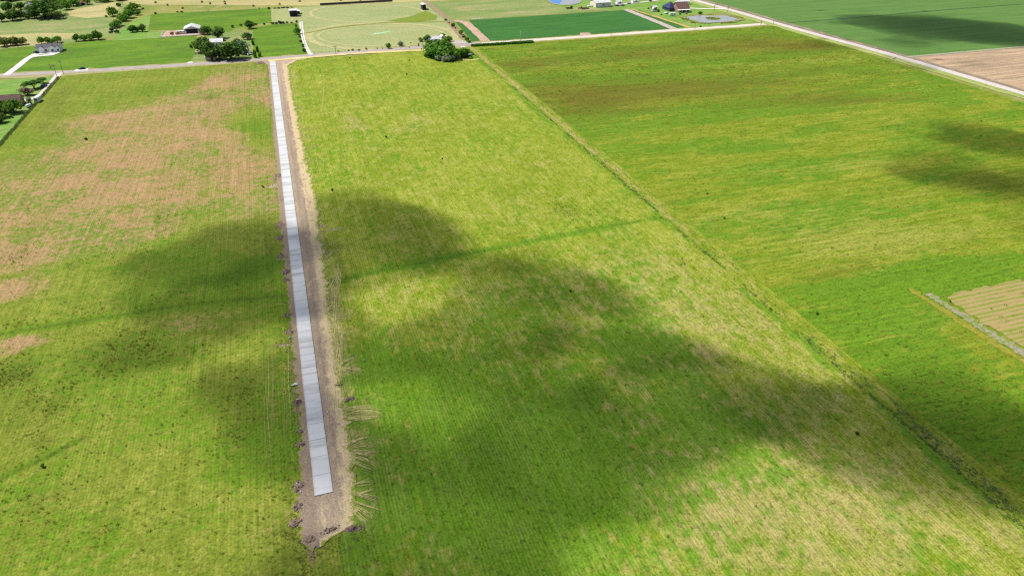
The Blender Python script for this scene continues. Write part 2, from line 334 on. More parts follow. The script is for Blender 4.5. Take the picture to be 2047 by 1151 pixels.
# ring tracks mown into the meadow
def oval(name, cx, cy, rx, ry, wd, label, a0=0, a1=360):
    P = [G(cx+rx*math.copysign(abs(math.cos(t))**.8, math.cos(t)), cy+ry*math.sin(t)) for t in np.radians(np.linspace(a0, a1, 90))]
    V, Q = ribbon_arr(P, wd, Z(), .5, cx); return props(link(name, me_np(name, V, Q), M_RING), label, 'track', kind='structure')
oval('mown_ring', 735, 27, 114, 17, 3.2, 'outer pale line round the upper oval of the meadow')
oval('mown_ring', 764, 73, 147, 26, 6, 'outer pale line round the lower oval of the meadow')
oval('mown_ring', 764, 72, 128, 20, 2.6, 'inner pale line round the lower oval of the meadow')
poly('irrigation_line', [(738, 70), (748, 67), (782, 62), (783, 63), (755, 68.5)], Z(), plain('pale_teal_grass', (.25, .45, .25)), 'thin pale teal streak across the lower oval', 'streak')
road('meadow_bank', [(905, 43), (860, 44), (800, 44), (745, 47), (690, 52), (650, 57), (615, 66)], 3, Z(), mottled('rank_bank_grass', [(.15, .16, .02), (.11, .15, .02), (.2, .2, .04)], .2), 'dark grassy bank between the two ovals', 'bank', jag=.8)
poly('rough_grass', [(772, 42), (820, 33), (850, 22), (875, 32), (870, 40), (820, 45)], Z(), mottled('rank_meadow_grass', [(.12, .18, .02), (.16, .17, .025), (.09, .17, .02)], .1), 'tongue of darker rough grass between the ovals', 'grass')
road('drain_track', [(848, 1), (862, 12), (884, 30), (900, 44), (912, 60), (930, 80)], 5.5, Z(), mottled('brown_track_soil', [(.2, .14, .09), (.26, .2, .12), (.13, .14, .04)], .2), 'brown drain track running down beside the meadow', 'track', jag=.5)
road('dirt_lane', [(908, 42), (922, 41), (931, 45), (950, 62), (972, 83)], 7, Z(), M_DIRT, 'pink dirt lane between the two dark crops', 'lane', jag=.25, it=3)
road('dirt_lane', [(1251, 19), (1300, 38), (1351, 59)], 6.5, Z(), mottled('grey_lane_soil', [(.32, .26, .24), (.38, .31, .28), (.26, .22, .2)], .2), 'greyish dirt lane right of the dark crop', 'lane', jag=.2)
road('dirt_lane', [(1262, 18), (1310, 33), (1350, 46), (1382, 56)], 3.5, Z(), mottled('orange_dirt', [(.42, .24, .09), (.34, .24, .08), (.2, .2, .05)], .1), 'orange dirt strip beside the pond bank', 'lane', jag=.7)

# ------------------------------------------------------------------ roads
RC = [(-220, 160), (-60, 153), (0, 150.3), (100, 145.6), (250, 136.8), (400, 127.2), (520, 118.6), (640, 109.2), (770, 99.4), (900, 90.6), (1020, 83), (1150, 74.6), (1270, 66), (1400, 57), (1500, 50.2), (1546, 47)]
road('verge', [(p[0], p[1]+1.6) for p in RC], 16, Z(), M_VERGE, 'dry grass verge along the far asphalt road', 'verge', jag=.5)
road('verge', [(536, 122), (600, 116.8), (700, 108), (850, 100.5)], 5, .22, mottled('straw_track', [(.5, .4, .2), (.44, .36, .15), (.3, .28, .08)], .15, (.4, 1)), 'straw coloured strip along the road beside the pasture top', 'verge', jag=.6)
road('verge', [(860, 104), (868, 112), (880, 122), (900, 127), (930, 124), (958, 119)], 2.2, .22, mottled('straw_track_two', [(.42, .36, .16), (.38, .33, .12), (.3, .28, .08)], .15), 'pale mown line curving round the thicket', 'verge', jag=.5)
road('asphalt_road', RC, 6.6, Z(), M_ASPH, 'narrow grey asphalt road crossing the far side of the fields', 'road')
road('gravel_road', [(965, 87), (1020, 83), (1150, 74.6), (1270, 66), (1400, 57), (1500, 50.2), (1546, 46)], 6.9, Z(), mottled('pale_tan_gravel', [(.44, .38, .33), (.5, .44, .38), (.38, .32, .28)], .2, fine=.12), 'pale tan gravel road above the right-hand pasture', 'road')
RD = [(1330, -22), (1387, .5), (1450, 17), (1520, 37), (1548, 45.5), (1640, 71), (1767, 105), (1900, 143.5), (2047, 187), (2200, 231)]
road('verge', [(p[0]-3, p[1]+1.5) for p in RD], 17, Z(), M_LGVERGE, 'pale green verge along the right-hand road', 'verge', jag=.3)
road('roadside_ditch', [(p[0]+9, p[1]-2.4) for p in RD], 7, Z(), mottled('ditch_soil', [(.2, .16, .11), (.14, .11, .08), (.3, .24, .17)], .12, (1, .3)), 'brown roadside ditch above the right-hand road', 'ditch', jag=.3)
road('concrete_road', RD, 6.6, Z(), M_GRAVEL, 'straight pale concrete road running down the right side', 'road')
road('field_drain', [(1572, 46), (1680, 37.5), (1780, 29), (1900, 19), (2100, 4)], 1.4, Z(), plain('dark_drain_grass', (.03, .06, .03)), 'thin dark drain line across the broad green crop', 'drain')
road('field_drain', [(424, 408), (700, 407.5), (1200, 407)], 3.4, Z(), mottled('grey_green_strip', [(.2, .23, .14), (.26, .25, .17), (.15, .2, .1)], .1), 'grey green grass strip between crop and tilled field', 'drain', px=False, it=0)
road('farm_drive', [(12, 150), (34, 134), (52, 119), (72, 107.5)], 4.5, Z(), M_WHITEGR, 'white drive climbing from the road to the white farmhouse', 'driveway', step=2, it=3)
poly('parking_pad', [(66, 108), (74, 104.5), (118, 103), (120, 105), (106, 110.5), (68, 114)], Z(), M_WHITEGR, 'white concrete apron in front of the white farmhouse', 'driveway')
poly('planting_bed', [(76, 108.6), (100, 107.2), (99, 108.6), (78, 110.2)], Z(), M_LAWN, 'narrow grass bed within the white apron', 'lawn')
poly('culvert_apron', [(147, 142.5), (152, 139), (176, 137.5), (177, 140.6)], Z(), M_WHITEGR, 'white culvert apron with the dark car on it', 'driveway')
road('house_drive', [(119, 146), (108, 160), (95, 176), (82, 190), (70, 197), (44, 201)], 4.2, Z(), mottled('pinkish_concrete', [(.45, .37, .33), (.52, .43, .38), (.4, .33, .28)], .2, fine=.15), 'pinkish concrete drive to the purple-roofed house', 'driveway', step=2, it=5)
poly('culvert_apron', [(372, 126.6), (378, 123.6), (384, 123.2), (386, 125.6)], Z(), M_WHITEGR, 'small pale apron beside the bright meadow corner', 'driveway')
for k, dx in enumerate((-2.1, 2.1)):
    road('wheel_track', [(602+dx, 44), (602.5+dx, 55), (605+dx, 72), (610+dx, 90), (619+dx, 107)], 1.1, Z(), M_WHITEGR, ('left' if k == 0 else 'right')+' pale wheel track of the two-track lane', 'track', step=2, jag=.3, it=8)
poly('culvert_apron', [(614, 109), (620, 105), (626, 107), (624, 109.8)], Z(), M_WHITEGR, 'pale apron at the foot of the two-track lane', 'driveway')
poly('dirt_lot', [(321, 74.5), (329, 62.5), (372, 61), (400, 60), (411, 67), (395, 70.5)], Z(), M_DIRT, 'bare dirt lot around the white barn', 'yard')
poly('culvert_apron', [(920, 95.6), (922, 92.8), (930, 92.3), (930, 94.8)], Z(), M_WHITEGR, 'white culvert apron right of the thicket', 'driveway')
poly('gravel_pad', [(1158, 72.3), (1160, 66), (1177, 65.5), (1184, 70)], Z(), M_DIRT, 'small bare pad at the crop edge beside the road', 'yard')
poly('gravel_pad', [(900, 83), (918, 79.5), (930, 82), (936, 87), (905, 88.5)], Z(), mottled('grey_yard', [(.3, .27, .24), (.36, .33, .28), (.22, .22, .1)], .2), 'grey gravel yard right of the long white barn', 'yard')
road('farm_drive', [(1378, 16.5), (1400, 18), (1438, 17.3), (1452, 18.5)], 4, Z(), M_WHITEGR, 'white drive from the brown-roofed house to the road', 'driveway', step=3, it=2)
road('farm_drive', [(1180, 13), (1245, 8.5), (1300, 3), (1340, -3)], 4, Z(), M_GRAVEL, 'pale lane beside the long white barn', 'driveway', step=3, it=2)
# ------------------------------------------------------------------ near pastures
SW_L = [(-120, 700), (0, 668), (120, 648), (250, 628), (400, 606), (585, 588)]
SW_R = [(650, 566), (760, 540), (880, 517), (1000, 494), (1100, 474), (1220, 452), (1335, 433)]
def relief(U, V, s=1): return (fbm(U/9, V/9, 3, 5)-.5)*.25*s + (fbm(U/1.7, V/1.7, 2, 6)-.5)*.10*s
def f_edge(v, pts): return np.interp(v, [p[0] for p in pts], [p[1] for p in pts])
bm_rows = np.arange(104.5, 535.0, .45)
LE = [(104, -9.5), (105.5, -11), (108, -12.0), (112, -11.6), (116, -12), (121, -11.8), (126, -10.6), (150, -9.6), (180, -9.8), (240, -10.2), (290, -10.6), (330, -9.8), (420, -9.8), (520, -9.3), (528, -12), (535, -17)]
RE = [(104, -8.5), (105.5, -6), (106.5, -4), (107.3, .2), (110, .4), (118, 1.2), (150, 1.7), (180, 2.3), (230, 3.4), (285, 5.0), (330, 3.8), (420, 3.4), (515, 3.8), (528, 11), (535, 24)]
def f_left(U, V):
    n = fbm(U/24, V/30, 4, 1); n2 = fbm(U/7, V/7, 3, 2)
    dry = splat(U, V, [(470, 150, 18, 26, .55), (430, 200, 26, 34, .6), (250, 250, 34, 28, .6), (420, 300, 30, 30, .62), (200, 330, 30, 26, .6), (60, 340, 24, 22, .6), (330, 380, 30, 24, .6), (120, 420, 28, 20, .55),
        (30, 500, 20, 16, .5), (150, 470, 22, 16, .45), (250, 470, 20, 14, .3), (530, 360, 12, 22, .42), (500, 410, 16, 14, .35), (20, 580, 12, 9, .35), (545, 190, 8, 34, .3), (30, 690, 8, 6, .45), (560, 1050, 7, 5, .12), (380, 650, 12, 9, .2)])
    dry = np.minimum(dry*1.6, .55)*(.30+n*.62+n2*.55+.42*fbm(U/3.2, V/4.5, 3, 19)) + .10*n2 + .20*sstep(190, 120, V)*fbm(U/13, V/11, 4, 9)
    dry -= splat(U, V, [(520, 270, 6, 30, .45), (500, 240, 9, 26, .3), (260, 160, 40, 22, .5), (80, 300, 14, 20, .25), (420, 350, 8, 40, .15)])
    lush = .10+.22*n2+.30*sstep(.42, .68, fbm(U/26, V/18, 3, 18))+splat(U, V, [(520, 260, 8, 26, .3), (480, 560, 24, 18, .25), (350, 560, 26, 16, .3), (560, 620, 12, 16, .3), (540, 900, 14, 14, .2), (570, 720, 8, 14, .2), (110, 160, 12, 30, .1)])
    lush += pline(U, V, SW_L, 2.8, .5) + pline(U, V, [(-60, 985), (0, 955), (80, 915), (160, 880)], 1.3, .4)
    dark = .10+.15*n2+splat(U, V, [(260, 690, 12, 12, .15), (230, 730, 8, 7, .12), (480, 780, 4, 5, .2), (100, 800, 6, 6, .15), (90, 880, 5, 4, .25), (30, 740, 8, 8, .25), (20, 780, 8, 8, .2), (460, 870, 5, 6, .3), (70, 1000, 7, 4, .2), (330, 450, 3, 8, .2), (250, 510, 14, 8, .15), (110, 215, 8, 26, .26), (85, 250, 6, 14, .2), (130, 180, 7, 14, .24), (40, 510, 5, 6, .25), (420, 195, 6, 9, .3), (590, 1060, 7, 5, .35)])
    dark += pline(U, V, SW_L, 1.6, .30)+pline(U, V, [(-60, 985), (0, 955), (90, 915), (170, 875)], 1.0, .35)
    d_edge = np.abs(-9.6-U)
    soil = np.exp(-(d_edge/1.6)**2)*(.25+.9*fbm(U/3, V/6, 3, 8)) * (V > 96)
    soil += splat(U, V, [(555, 360, 3, 4, .6), (548, 690, 5, 1.2, .7), (565, 450, 2.5, 4, .45)])
    zz = relief(U, V) - pline(U, V, SW_L, 2.5, .12)
    zz = np.where((U > -9.0) & (V > 107), -.2, zz)
    return zz, M4(dry, lush, dark, soil*.8)
props(grid('pasture', -138, -4.4, 15, 532, 1.0, f_left, M_LF, .02), 'west pasture of green and dry pinkish grass left of the driveway', 'pasture', kind='structure')
def f_mid(U, V):
    n = fbm(U/22, V/34, 4, 11); n2 = fbm(U/6, V/9, 3, 12)
    dry = .05+.20*n+.16*n2+.13*sstep(230, 150, V)+.5*splat(U, V, [(705, 240, 5, 12, .5), (720, 255, 6, 8, .35), (840, 240, 9, 12, .38), (800, 260, 8, 8, .3), (745, 300, 8, 10, .25), (1000, 430, 22, 16, .2), (1250, 540, 26, 22, .25), (1400, 640, 22, 16, .28), (1300, 950, 18, 10, .25), (1500, 980, 20, 10, .3), (1450, 1050, 18, 8, .3), (1700, 1010, 16, 8, .3), (1650, 1100, 22, 8, .25), (1850, 1080, 16, 8, .25), (800, 460, 10, 14, .2), (1000, 600, 20, 14, .12), (1100, 800, 24, 16, .15), (1350, 900, 22, 12, .2), (640, 160, 8, 20, .1)])
    strip = sstep(103, 109, V)*np.exp(-np.clip(U-1.5, 0, 99)/2.6)*(.35+.45*fbm(U/2, V/7, 3, 14)); dry += strip
    lush = .09+.22*n2+.22*sstep(.42, .7, fbm(U/20, V/34, 3, 15))+.20*sstep(230, 130, V)*sstep(125, 60, U)+1.1*splat(U, V, [(800, 720, 24, 18, .14), (1000, 850, 30, 18, .2), (900, 1000, 30, 16, .2), (1200, 1000, 30, 14, .2), (1250, 680, 20, 12, .2), (1400, 850, 26, 12, .16), (700, 430, 10, 14, .1), (760, 330, 14, 20, .08)])
    lush += pline(U, V, SW_R, 2.2, .5)+.35*np.exp(-((U-131.5)/1.6)**2)*sstep(.3, .6, fbm(U/3, V/22, 3, 16))*1.4
    dark = .08+.14*n2+splat(U, V, [(1140, 425, 8, 7, .18), (1110, 415, 5, 4, .12), (1365, 525, 2.5, 5, .25), (960, 580, 5, 5, .3), (660, 170, 3, 22, .2), (700, 390, 8, 10, .12), (1250, 750, 14, 10, .18), (1100, 900, 20, 12, .1), (830, 470, 8, 6, .15), (700, 1080, 8, 6, .25)])
    dark += pline(U, V, SW_R, 1.5, .24)+.12*np.exp(-((U-132)/1.0)**2)  # last term paints the shadowed grass along the ditch edge
    soil = sstep(103, 109, V)*np.exp(-np.clip(U+3.5, 0, 99)/1.5)*.3
    dry += splat(U, V, [(735, 825, 4.2, 1.8, .38), (722, 900, 3.5, 5, .34), (725, 1000, 4, 5, .34), (690, 742, 3, 3.5, .3), (672, 650, 2.6, 6, .28), (664, 600, 2.2, 8, .25), (652, 500, 2.2, 8, .22)])*(.5+fbm(U/1.3, V/1.3, 3, 17))
    zz = relief(U, V) - pline(U, V, SW_R, 2.5, .12)
    zz = np.where((U < f_edge(V, RE)-1.6) & (V > 107), -.2, zz)
    return zz, M4(dry, lush, dark, soil)
props(grid('pasture', -4.4, 133, 15, 532, 1.0, f_mid, M_MF, .02), 'middle pasture of yellow-green rows right of the driveway', 'pasture', kind='structure')
def f_ditch(U, V):
    n = fbm(U/3, V/14, 4, 21)
    pr = sstep(170, 300, V); br = fbm(U/2.2, V/7, 3, 23); wob = .7*np.sin(V/13)+.5*np.sin(V/5.3)
    dry = .14+.18*n+(.16+.34*pr)*np.exp(-((U-136.2-wob*.4)/1.3)**2)*(.35+n)
    lush = .14+.3*fbm(U/3, V/9, 3, 22)+.35*np.exp(-((U-133.3)/.9)**2)*sstep(.35, .6, br)
    near = sstep(150, 105, V)
    dark = .1+.2*n+.2*np.exp(-((U-133.4)/.9)**2)*sstep(.4, .6, br)+near*.34*np.exp(-((U-135.8-wob)/1.7)**2)*sstep(.3, .6, br)  # line on the left side is shaded ditch grass painted dark
    soil = .22*np.exp(-((U-137.5)/1.2)**2)*n
    zz = relief(U, V)-.02-.12*np.exp(-((U-133.4)/.8)**2)
    return zz, M4(dry, lush, dark, soil)
props(grid('field_ditch', 132.8, 140.2, 15, 532, .7, f_ditch, M_DITCH, .05), 'shallow grassy ditch with a tan track between the pastures', 'ditch', kind='structure')
def f_right(U, V):
    n = fbm(U/60, V/12, 4, 31); n2 = fbm(U/25, V/5, 3, 32)
    dry = .12+.25*n+splat(U, V, [(1650, 460, 36, 22, .3), (1500, 420, 30, 14, .2), (1800, 480, 34, 12, .28), (1560, 330, 40, 9, .14), (1700, 330, 30, 8, .2), (1200, 115, 60, 14, .25), (1400, 80, 60, 10, .25), (1340, 220, 24, 5, .3), (1480, 130, 20, 6, .2), (1640, 120, 30, 6, .15), (1880, 640, 10, 5, .2), (1800, 660, 10, 5, .12)])
    lush = .08+.30*n2+.34*sstep(.40, .66, fbm(U/55, V/14, 3, 33))+.05*sstep(210, 130, V)+splat(U, V, [(1800, 545, 36, 5, .5), (1950, 560, 30, 5, .4), (1700, 580, 18, 5, .3), (1400, 400, 26, 4, .4), (1500, 340, 36, 3.5, .3), (1300, 110, 70, 30, .12), (1200, 160, 60, 20, .12), (2000, 230, 40, 6, .5), (1750, 640, 18, 7, .25), (1900, 760, 30, 14, .3), (1980, 900, 24, 16, .3), (1480, 300, 40, 4, .2)])
    dark = .10+.28*n2+splat(U, V, [(1130, 180, 40, 24, .22), (1300, 190, 60, 26, .2), (1180, 215, 34, 22, .18), (1450, 170, 70, 24, .18), (1050, 130, 24, 16, .25), (1600, 200, 44, 12, .24), (1750, 200, 36, 9, .2), (1250, 110, 60, 20, .2), (1500, 90, 60, 26, .3), (1620, 95, 24, 12, .3), (1900, 760, 26, 12, .08), (1980, 900, 20, 14, .08), (1690, 540, 20, 3, .2), (1900, 610, 12, 4, .25)])
    soil = U*0
    far = sstep(250, 420, V); lush += far*(.06+.36*fbm(U/30, V/16, 3, 35)); dry += far*(.26*fbm(U/26, V/12, 3, 36)-.06); dark = dark*(1-.15*far)+far*.14
    zz = relief(U, V, 1.3)*sstep(404, 396, U) - .28*sstep(397, 404, U)
    return zz, M4(dry, lush, dark, soil)
props(grid('pasture', 139.8, 405, 15, 533, 1.5, f_right, M_RF, .02), 'east pasture of streaky olive and green grass right of the ditch', 'pasture', kind='structure')

# tan stubble plot at the right edge with the grey stony headland
B = NB('tan_stubble'); s_ = B.n('ShaderNodeSeparateXYZ'); B.t.links.new(B.pos(), s_.inputs[0]); na = B.noise(B.pos((.12, 1.0, 1)), .5, 5, .7); nb = B.noise(B.pos((.5, 1, 1), (9, 0, 0)), 1.2, 4, .7)
rw = B.math('SINE', B.math('ADD', B.math('MULTIPLY', s_.outputs[1], 2*math.pi/1.9), B.math('MULTIPLY', na, 2.0)))
col = B.mix(nb, (.20, .155, .06), (.33, .245, .11)); col = B.mix(B.rng(B.math('ADD', B.math('MULTIPLY', rw, .16), B.math('ADD', na, B.math('MULTIPLY', B.math('SUBTRACT', nb, .5), .8))), .48, .66, smooth=True), col, (.15, .185, .025))
M_STUB = B.out(col, .95, .1, nb, .5, .2)
def f_stub(U, V): return relief(U, V, 1.3)+.08, M4(U*0, U*0, U*0, U*0)
so_ = props(grid('stubble_field', 190.2, 330, 20, 143.5, 1.5, f_stub, M_STUB, .03), 'tan stubble plot at the right edge of the fields', 'field', kind='structure')
for v_ in so_.data.vertices:
    if v_.co.x < 192.5: v_.co.x += 2.2*(mnoise.noise(Vector((v_.co.y*.35, 1, 0))))+.6*mnoise.noise(Vector((v_.co.y*1.3, 5, 0)))
    if v_.co.y > 141.5: v_.co.y += 1.2*mnoise.noise(Vector((v_.co.x*.3, 3, 0)))-(3.0 if v_.co.x < 195 else 0)*max(0, (195-v_.co.x)/5)
road('headland', [(187.0, 146), (187.4, 130), (187.6, 116), (187.2, 80), (187.5, 20)], 2.8, .12, mottled('grey_stony_soil', [(.24, .20, .16), (.15, .19, .05), (.13, .16, .03)], .6, bump=.5), 'grey stony strip beside the tan stubble plot', 'headland', step=.5, jag=1.0, px=False, it=4, lie=1.3)
road('headland', [(183.8, 150), (184, 130), (184.2, 110), (184, 60), (184, 20)], 2.2, .10, mottled('ochre_grass_strip', [(.2, .18, .02), (.15, .16, .02), (.25, .2, .04)], .5, (1, .3)), 'ochre grass strip between the stony strip and the pasture', 'headland', step=.5, jag=1.0, px=False, it=4, lie=1.3)

# ------------------------------------------------------------------ driveway, dirt track
nn = 34; t = np.linspace(0, 1, nn)
Lu = f_edge(bm_rows, LE)+(fbm(bm_rows/1.6, bm_rows*0+3, 4, 41)-.5)*2.6; Ru = f_edge(bm_rows, RE)+(fbm(bm_rows/2.2, bm_rows*0+8, 5, 42)-.5)*4.2
endn = np.exp(-(bm_rows-104.5)/1.2)
Ucol = Lu[:, None]*(1-t)+Ru[:, None]*t
Vcol = np.repeat(bm_rows[:, None], nn, 1)
Vcol[:1] += (fbm(Ucol[:1]/1.3, Ucol[:1]*0+2, 3, 44)-.5)*4
Zt = .12+(fbm(Ucol/1.1, Vcol/1.6, 3, 43)-.5)*.16
straw = np.exp(-((Ucol-(Ru[:, None]-1.3))/1.9)**2)*.8+.34*fbm(Ucol/1.5, Vcol/6, 3, 45)+.35*np.exp(-((Ucol-.6)/.5)**2)
straw = np.where(Ucol < -8, .25*fbm(Ucol, Vcol/3, 3, 46), straw)
wet = .35*np.exp(-((Ucol+2.2)/.6)**2)+.35*np.exp(-((Ucol-.0)/.5)**2)+.5*fbm(Ucol/2, Vcol/18, 3, 47)*np.exp(-((Ucol+1)/2)**2)
wet += np.where(Ucol < -8, .5, 0)+.25*np.exp(-((Vcol-100)/5)**2)+.2*np.exp(-((Ucol+3.6)/.4)**2)
pinkd = sstep(380, 520, Vcol)*.5
gm = np.clip((Ru[:, None]-Ucol)/2.6, 0, 1); gm = np.where(Ucol < -8, np.clip((Ucol-Lu[:, None])/1.0, 0, 1), gm)
mk = M4(straw, wet, pinkd, (1-gm)*.95)
ii = np.arange(len(bm_rows)-1)[:, None]*nn+np.arange(nn-1)[None]
B = NB('churned_dirt')
at = B.n('ShaderNodeAttribute', attribute_name='mask'); sp = B.n('ShaderNodeSeparateColor'); B.t.links.new(at.outputs['Color'], sp.inputs[0])
na = B.noise(B.pos((1, .22, 1)), 1.1, 5, .7); nb = B.noise(B.pos(), 2.6, 4, .7)
col = B.mix(na, (.21, .158, .115), (.325, .25, .18)); col = B.mix(B.rng(B.math('ADD', sp.outputs[1], B.math('SUBTRACT', na, .5)), .15, .75), col, (.18, .135, .1))
col = B.mix(B.rng(B.math('ADD', sp.outputs[0], B.math('MULTIPLY', B.math('SUBTRACT', na, .5), 1.6)), .2, .7), col, (.42, .33, .19))
col = B.mix(B.math('MULTIPLY', sp.outputs[2], nb), col, (.46, .33, .24))
ng = B.noise(B.pos((1, .5, 1), (2, 44, 0)), 1.6, 6, .75)
col = B.mix(B.rng(B.math('ADD', at.outputs['Alpha'], B.math('MULTIPLY', B.math('SUBTRACT', ng, .5), 2.6)), .5, .75), col, B.mix(nb, (.12, .165, .012), (.23, .24, .05)))
hs = B.n('ShaderNodeHueSaturation'); B.put(hs.inputs['Color'], col); B.put(hs.inputs['Value'], B.rng(nb, .3, .7, .65, 1.35))
M_CHURN = B.out(hs.outputs[0], .95, .1, nb, .8, .25)
props(link('dirt_track', me_np('dirt_track', np.stack([Ucol, Vcol, Zt], -1).reshape(-1, 3), np.stack([ii, ii+1, ii+nn+1, ii+nn], -1).reshape(-1, 4), mk.reshape(-1, 4)), M_CHURN), 'churned dirt and straw track flanking the new driveway', 'track', kind='structure')

B = NB('fresh_concrete'); oi = B.n('ShaderNodeObjectInfo')
n1 = B.noise(B.pos((.35, 1.0, 1)), .8, 6, .7, .6); n2 = B.noise(B.pos((.25, 1, 1), (5, 9, 0)), 2.6, 3, .6); n3 = B.noise(B.pos((1, .5, 1), (50, 9, 0)), .09, 3)
col = B.mix(oi.outputs['Random'], (.405, .41, .41), (.44, .445, .445))
stain = B.math('MULTIPLY', B.rng(n1, .52, .72, smooth=True), B.rng(n3, .42, .62))
col = B.mix(B.math('MULTIPLY', stain, .95), col, (.26, .27, .285)); col = B.mix(B.math('MULTIPLY', B.rng(n2, .5, .7), .35), col, (.40, .41, .425))
s_ = B.n('ShaderNodeSeparateXYZ'); B.t.links.new(B.pos(), s_.inputs[0]); n4 = B.noise(B.pos((.12, 1, 1), (3, 70, 0)), .33, 5, .7)
col = B.mix(B.math('MULTIPLY', B.rng(n4, .48, .62, smooth=True), .62), col, (.235, .235, .23)); edge = B.rng(B.math('ADD', B.math('ABSOLUTE', B.math('ADD', s_.outputs[0], 6.0)), B.math('MULTIPLY', n1, .8)), 1.9, 2.5)
col = B.mix(B.math('MULTIPLY', edge, .5), col, (.28, .24, .2))
M_CONC = B.out(col, .85, .2, n2, .15, .05)
drive = empty('concrete_driveway', (-6, 118, 0)); props(drive, 'long narrow pale concrete driveway running from the road into the pasture', 'driveway', kind='structure')
slab_me = {}
def slab_mesh(l):
    bm = bmesh.new(); box(bm, (0, 0, 0), (4.0, l, .26)); bmesh.ops.bevel(bm, geom=[e for e in bm.edges if all(v.co.z > 0 for v in e.verts)], offset=.03, segments=1, affect='EDGES')
    me = me_bm('slab', bm); me.materials.append(M_CONC); return me
v = 118.2; k = 0
while v < 529:
    l = min((6.0, 6.1, 5.9, 6.0)[k % 4], 530-v)
    key = round(l, 2)
    if key not in slab_me: slab_me[key] = slab_mesh(l-.05)
    s = link('slab', slab_me[key], None, drive); s.location = (.03*math.sin(k*1.7), v+l/2-118, .19+.012*math.sin(k*2.3)); s.rotation_euler = (0, 0, .0012*math.sin(k*3.1)); v += l; k += 1

# straw wheel marks splayed off the track
rs = np.random.RandomState(5); VV = []; QQ = []; nv = 0
def mark(pts, wd=.45):
    global nv
    P = smooth_pts(resample([G(*p) for p in pts], .5), 10); V, Q = ribbon_arr(P, wd, .16, .6, rs.rand()*90, True)
    V[:, 2] = np.where((V[:, 0] > -10) & (V[:, 0] < 5), .17, .07)+relief(V[:, 0], V[:, 1])
    VV.append(V); QQ.append(Q+nv); nv += len(V)
for pts in [[(655, 560), (672, 590), (668, 640), (672, 700), (690, 790)], [(650, 600), (660, 640), (686, 636), (712, 630)], [(648, 612), (668, 632), (690, 628), (712, 630)], [(655, 650), (676, 690), (668, 760), (672, 830)], [(662, 640), (684, 668), (682, 720), (676, 790)],
            [(672, 590), (678, 560), (668, 530)], [(660, 580), (674, 550), (674, 520)], [(650, 520), (668, 500), (690, 497)], [(645, 458), (670, 460), (690, 454)], [(640, 465), (660, 462), (690, 457)],
            [(672, 742), (694, 736), (718, 738), (728, 746)], [(672, 745), (700, 728), (716, 715)], [(670, 735), (690, 720), (716, 710)], [(672, 738), (700, 740), (722, 748)],
            [(690, 830), (720, 818), (756, 822), (762, 830)], [(688, 822), (720, 812), (750, 814)], [(690, 838), (725, 830), (760, 832)], [(690, 828), (730, 826), (764, 826)], [(688, 815), (710, 818), (745, 818)], [(690, 834), (720, 836), (748, 834)],
            [(700, 885), (720, 880), (746, 876)], [(702, 895), (730, 890), (752, 884)], [(702, 905), (735, 905), (756, 902)], [(702, 912), (730, 918), (756, 930)], [(702, 905), (728, 908), (750, 915)], [(700, 890), (716, 876), (734, 872)], [(702, 918), (722, 930), (744, 938)],
            [(705, 970), (725, 965), (742, 962)], [(705, 985), (730, 990), (760, 1000)], [(706, 1000), (730, 1008), (762, 1020)], [(706, 1010), (726, 1020), (748, 1036)], [(706, 990), (730, 985), (750, 978)], [(704, 1018), (720, 1034), (735, 1046)],
            [(598, 330), (625, 322), (652, 324)], [(600, 300), (622, 296), (645, 292)], [(604, 258), (630, 257), (650, 256)], [(590, 193), (612, 192), (624, 190)], [(596, 160), (593, 152), (586, 150)], [(590, 215), (605, 218), (612, 216)], [(600, 270), (612, 276), (622, 270)],
            [(534, 700), (534, 760), (531, 830), (540, 960)], [(545, 690), (547, 770), (545, 830), (547, 900)], [(567, 690), (565, 760), (570, 830), (566, 910)], [(576, 690), (576, 760), (583, 850)], [(640, 240), (645, 190), (648, 140)]]:
    for q in range(2 if pts[0][0] < 580 or pts[-1][1] == 140 else 8):
        j = rs.randn(2)*(2.2+q*.3); e = rs.randn(2)*(3+q*.45); n_ = len(pts)
        mark([(p[0]+j[0]*.8+e[0]*i/n_, p[1]+j[1]*.6+e[1]*i/n_) for i, p in enumerate(pts)], .06+.09*rs.rand() if pts[0][0] < 580 else .09+.11*rs.rand())
props(link('wheel_marks', me_np('wheel_marks', np.concatenate(VV), np.concatenate(QQ)), mottled('flattened_straw', [(.28, .265, .09), (.36, .315, .13), (.22, .23, .05)], .9, bump=.4)), 'straw coloured wheel marks splaying off the dirt track into the grass', 'wheel marks', kind='stuff')

# ------------------------------------------------------------------ weeds standing in the grass (uncountable: stuff)
def tint_mat(name, a, b, trans=.25):
    B = NB(name); at = B.n('ShaderNodeAttribute', attribute_name='mask'); sp = B.n('ShaderNodeSeparateColor'); B.t.links.new(at.outputs['Color'], sp.inputs[0])
    oi = B.n('ShaderNodeObjectInfo')
    col = B.mix(sp.outputs[0], a, b)
    hs = B.n('ShaderNodeHueSaturation'); B.put(hs.inputs['Color'], col)
    B.put(hs.inputs['Hue'], B.rng(oi.outputs['Random'], 0, 1, .485, .515)); B.put(hs.inputs['Value'], B.rng(sp.outputs[1], 0, 1, .7, 1.3))
    d = B.n('ShaderNodeBsdfDiffuse'); B.t.links.new(hs.outputs[0], d.inputs[0])
    t_ = B.n('ShaderNodeBsdfTranslucent'); B.t.links.new(hs.outputs[0], t_.inputs[0])
    m = B.n('ShaderNodeMixShader'); m.inputs[0].default_value = trans; B.t.links.new(d.outputs[0], m.inputs[1]); B.t.links.new(t_.outputs[0], m.inputs[2])
    o = B.n('ShaderNodeOutputMaterial'); B.t.links.new(m.outputs[0], o.inputs[0]); return B.m
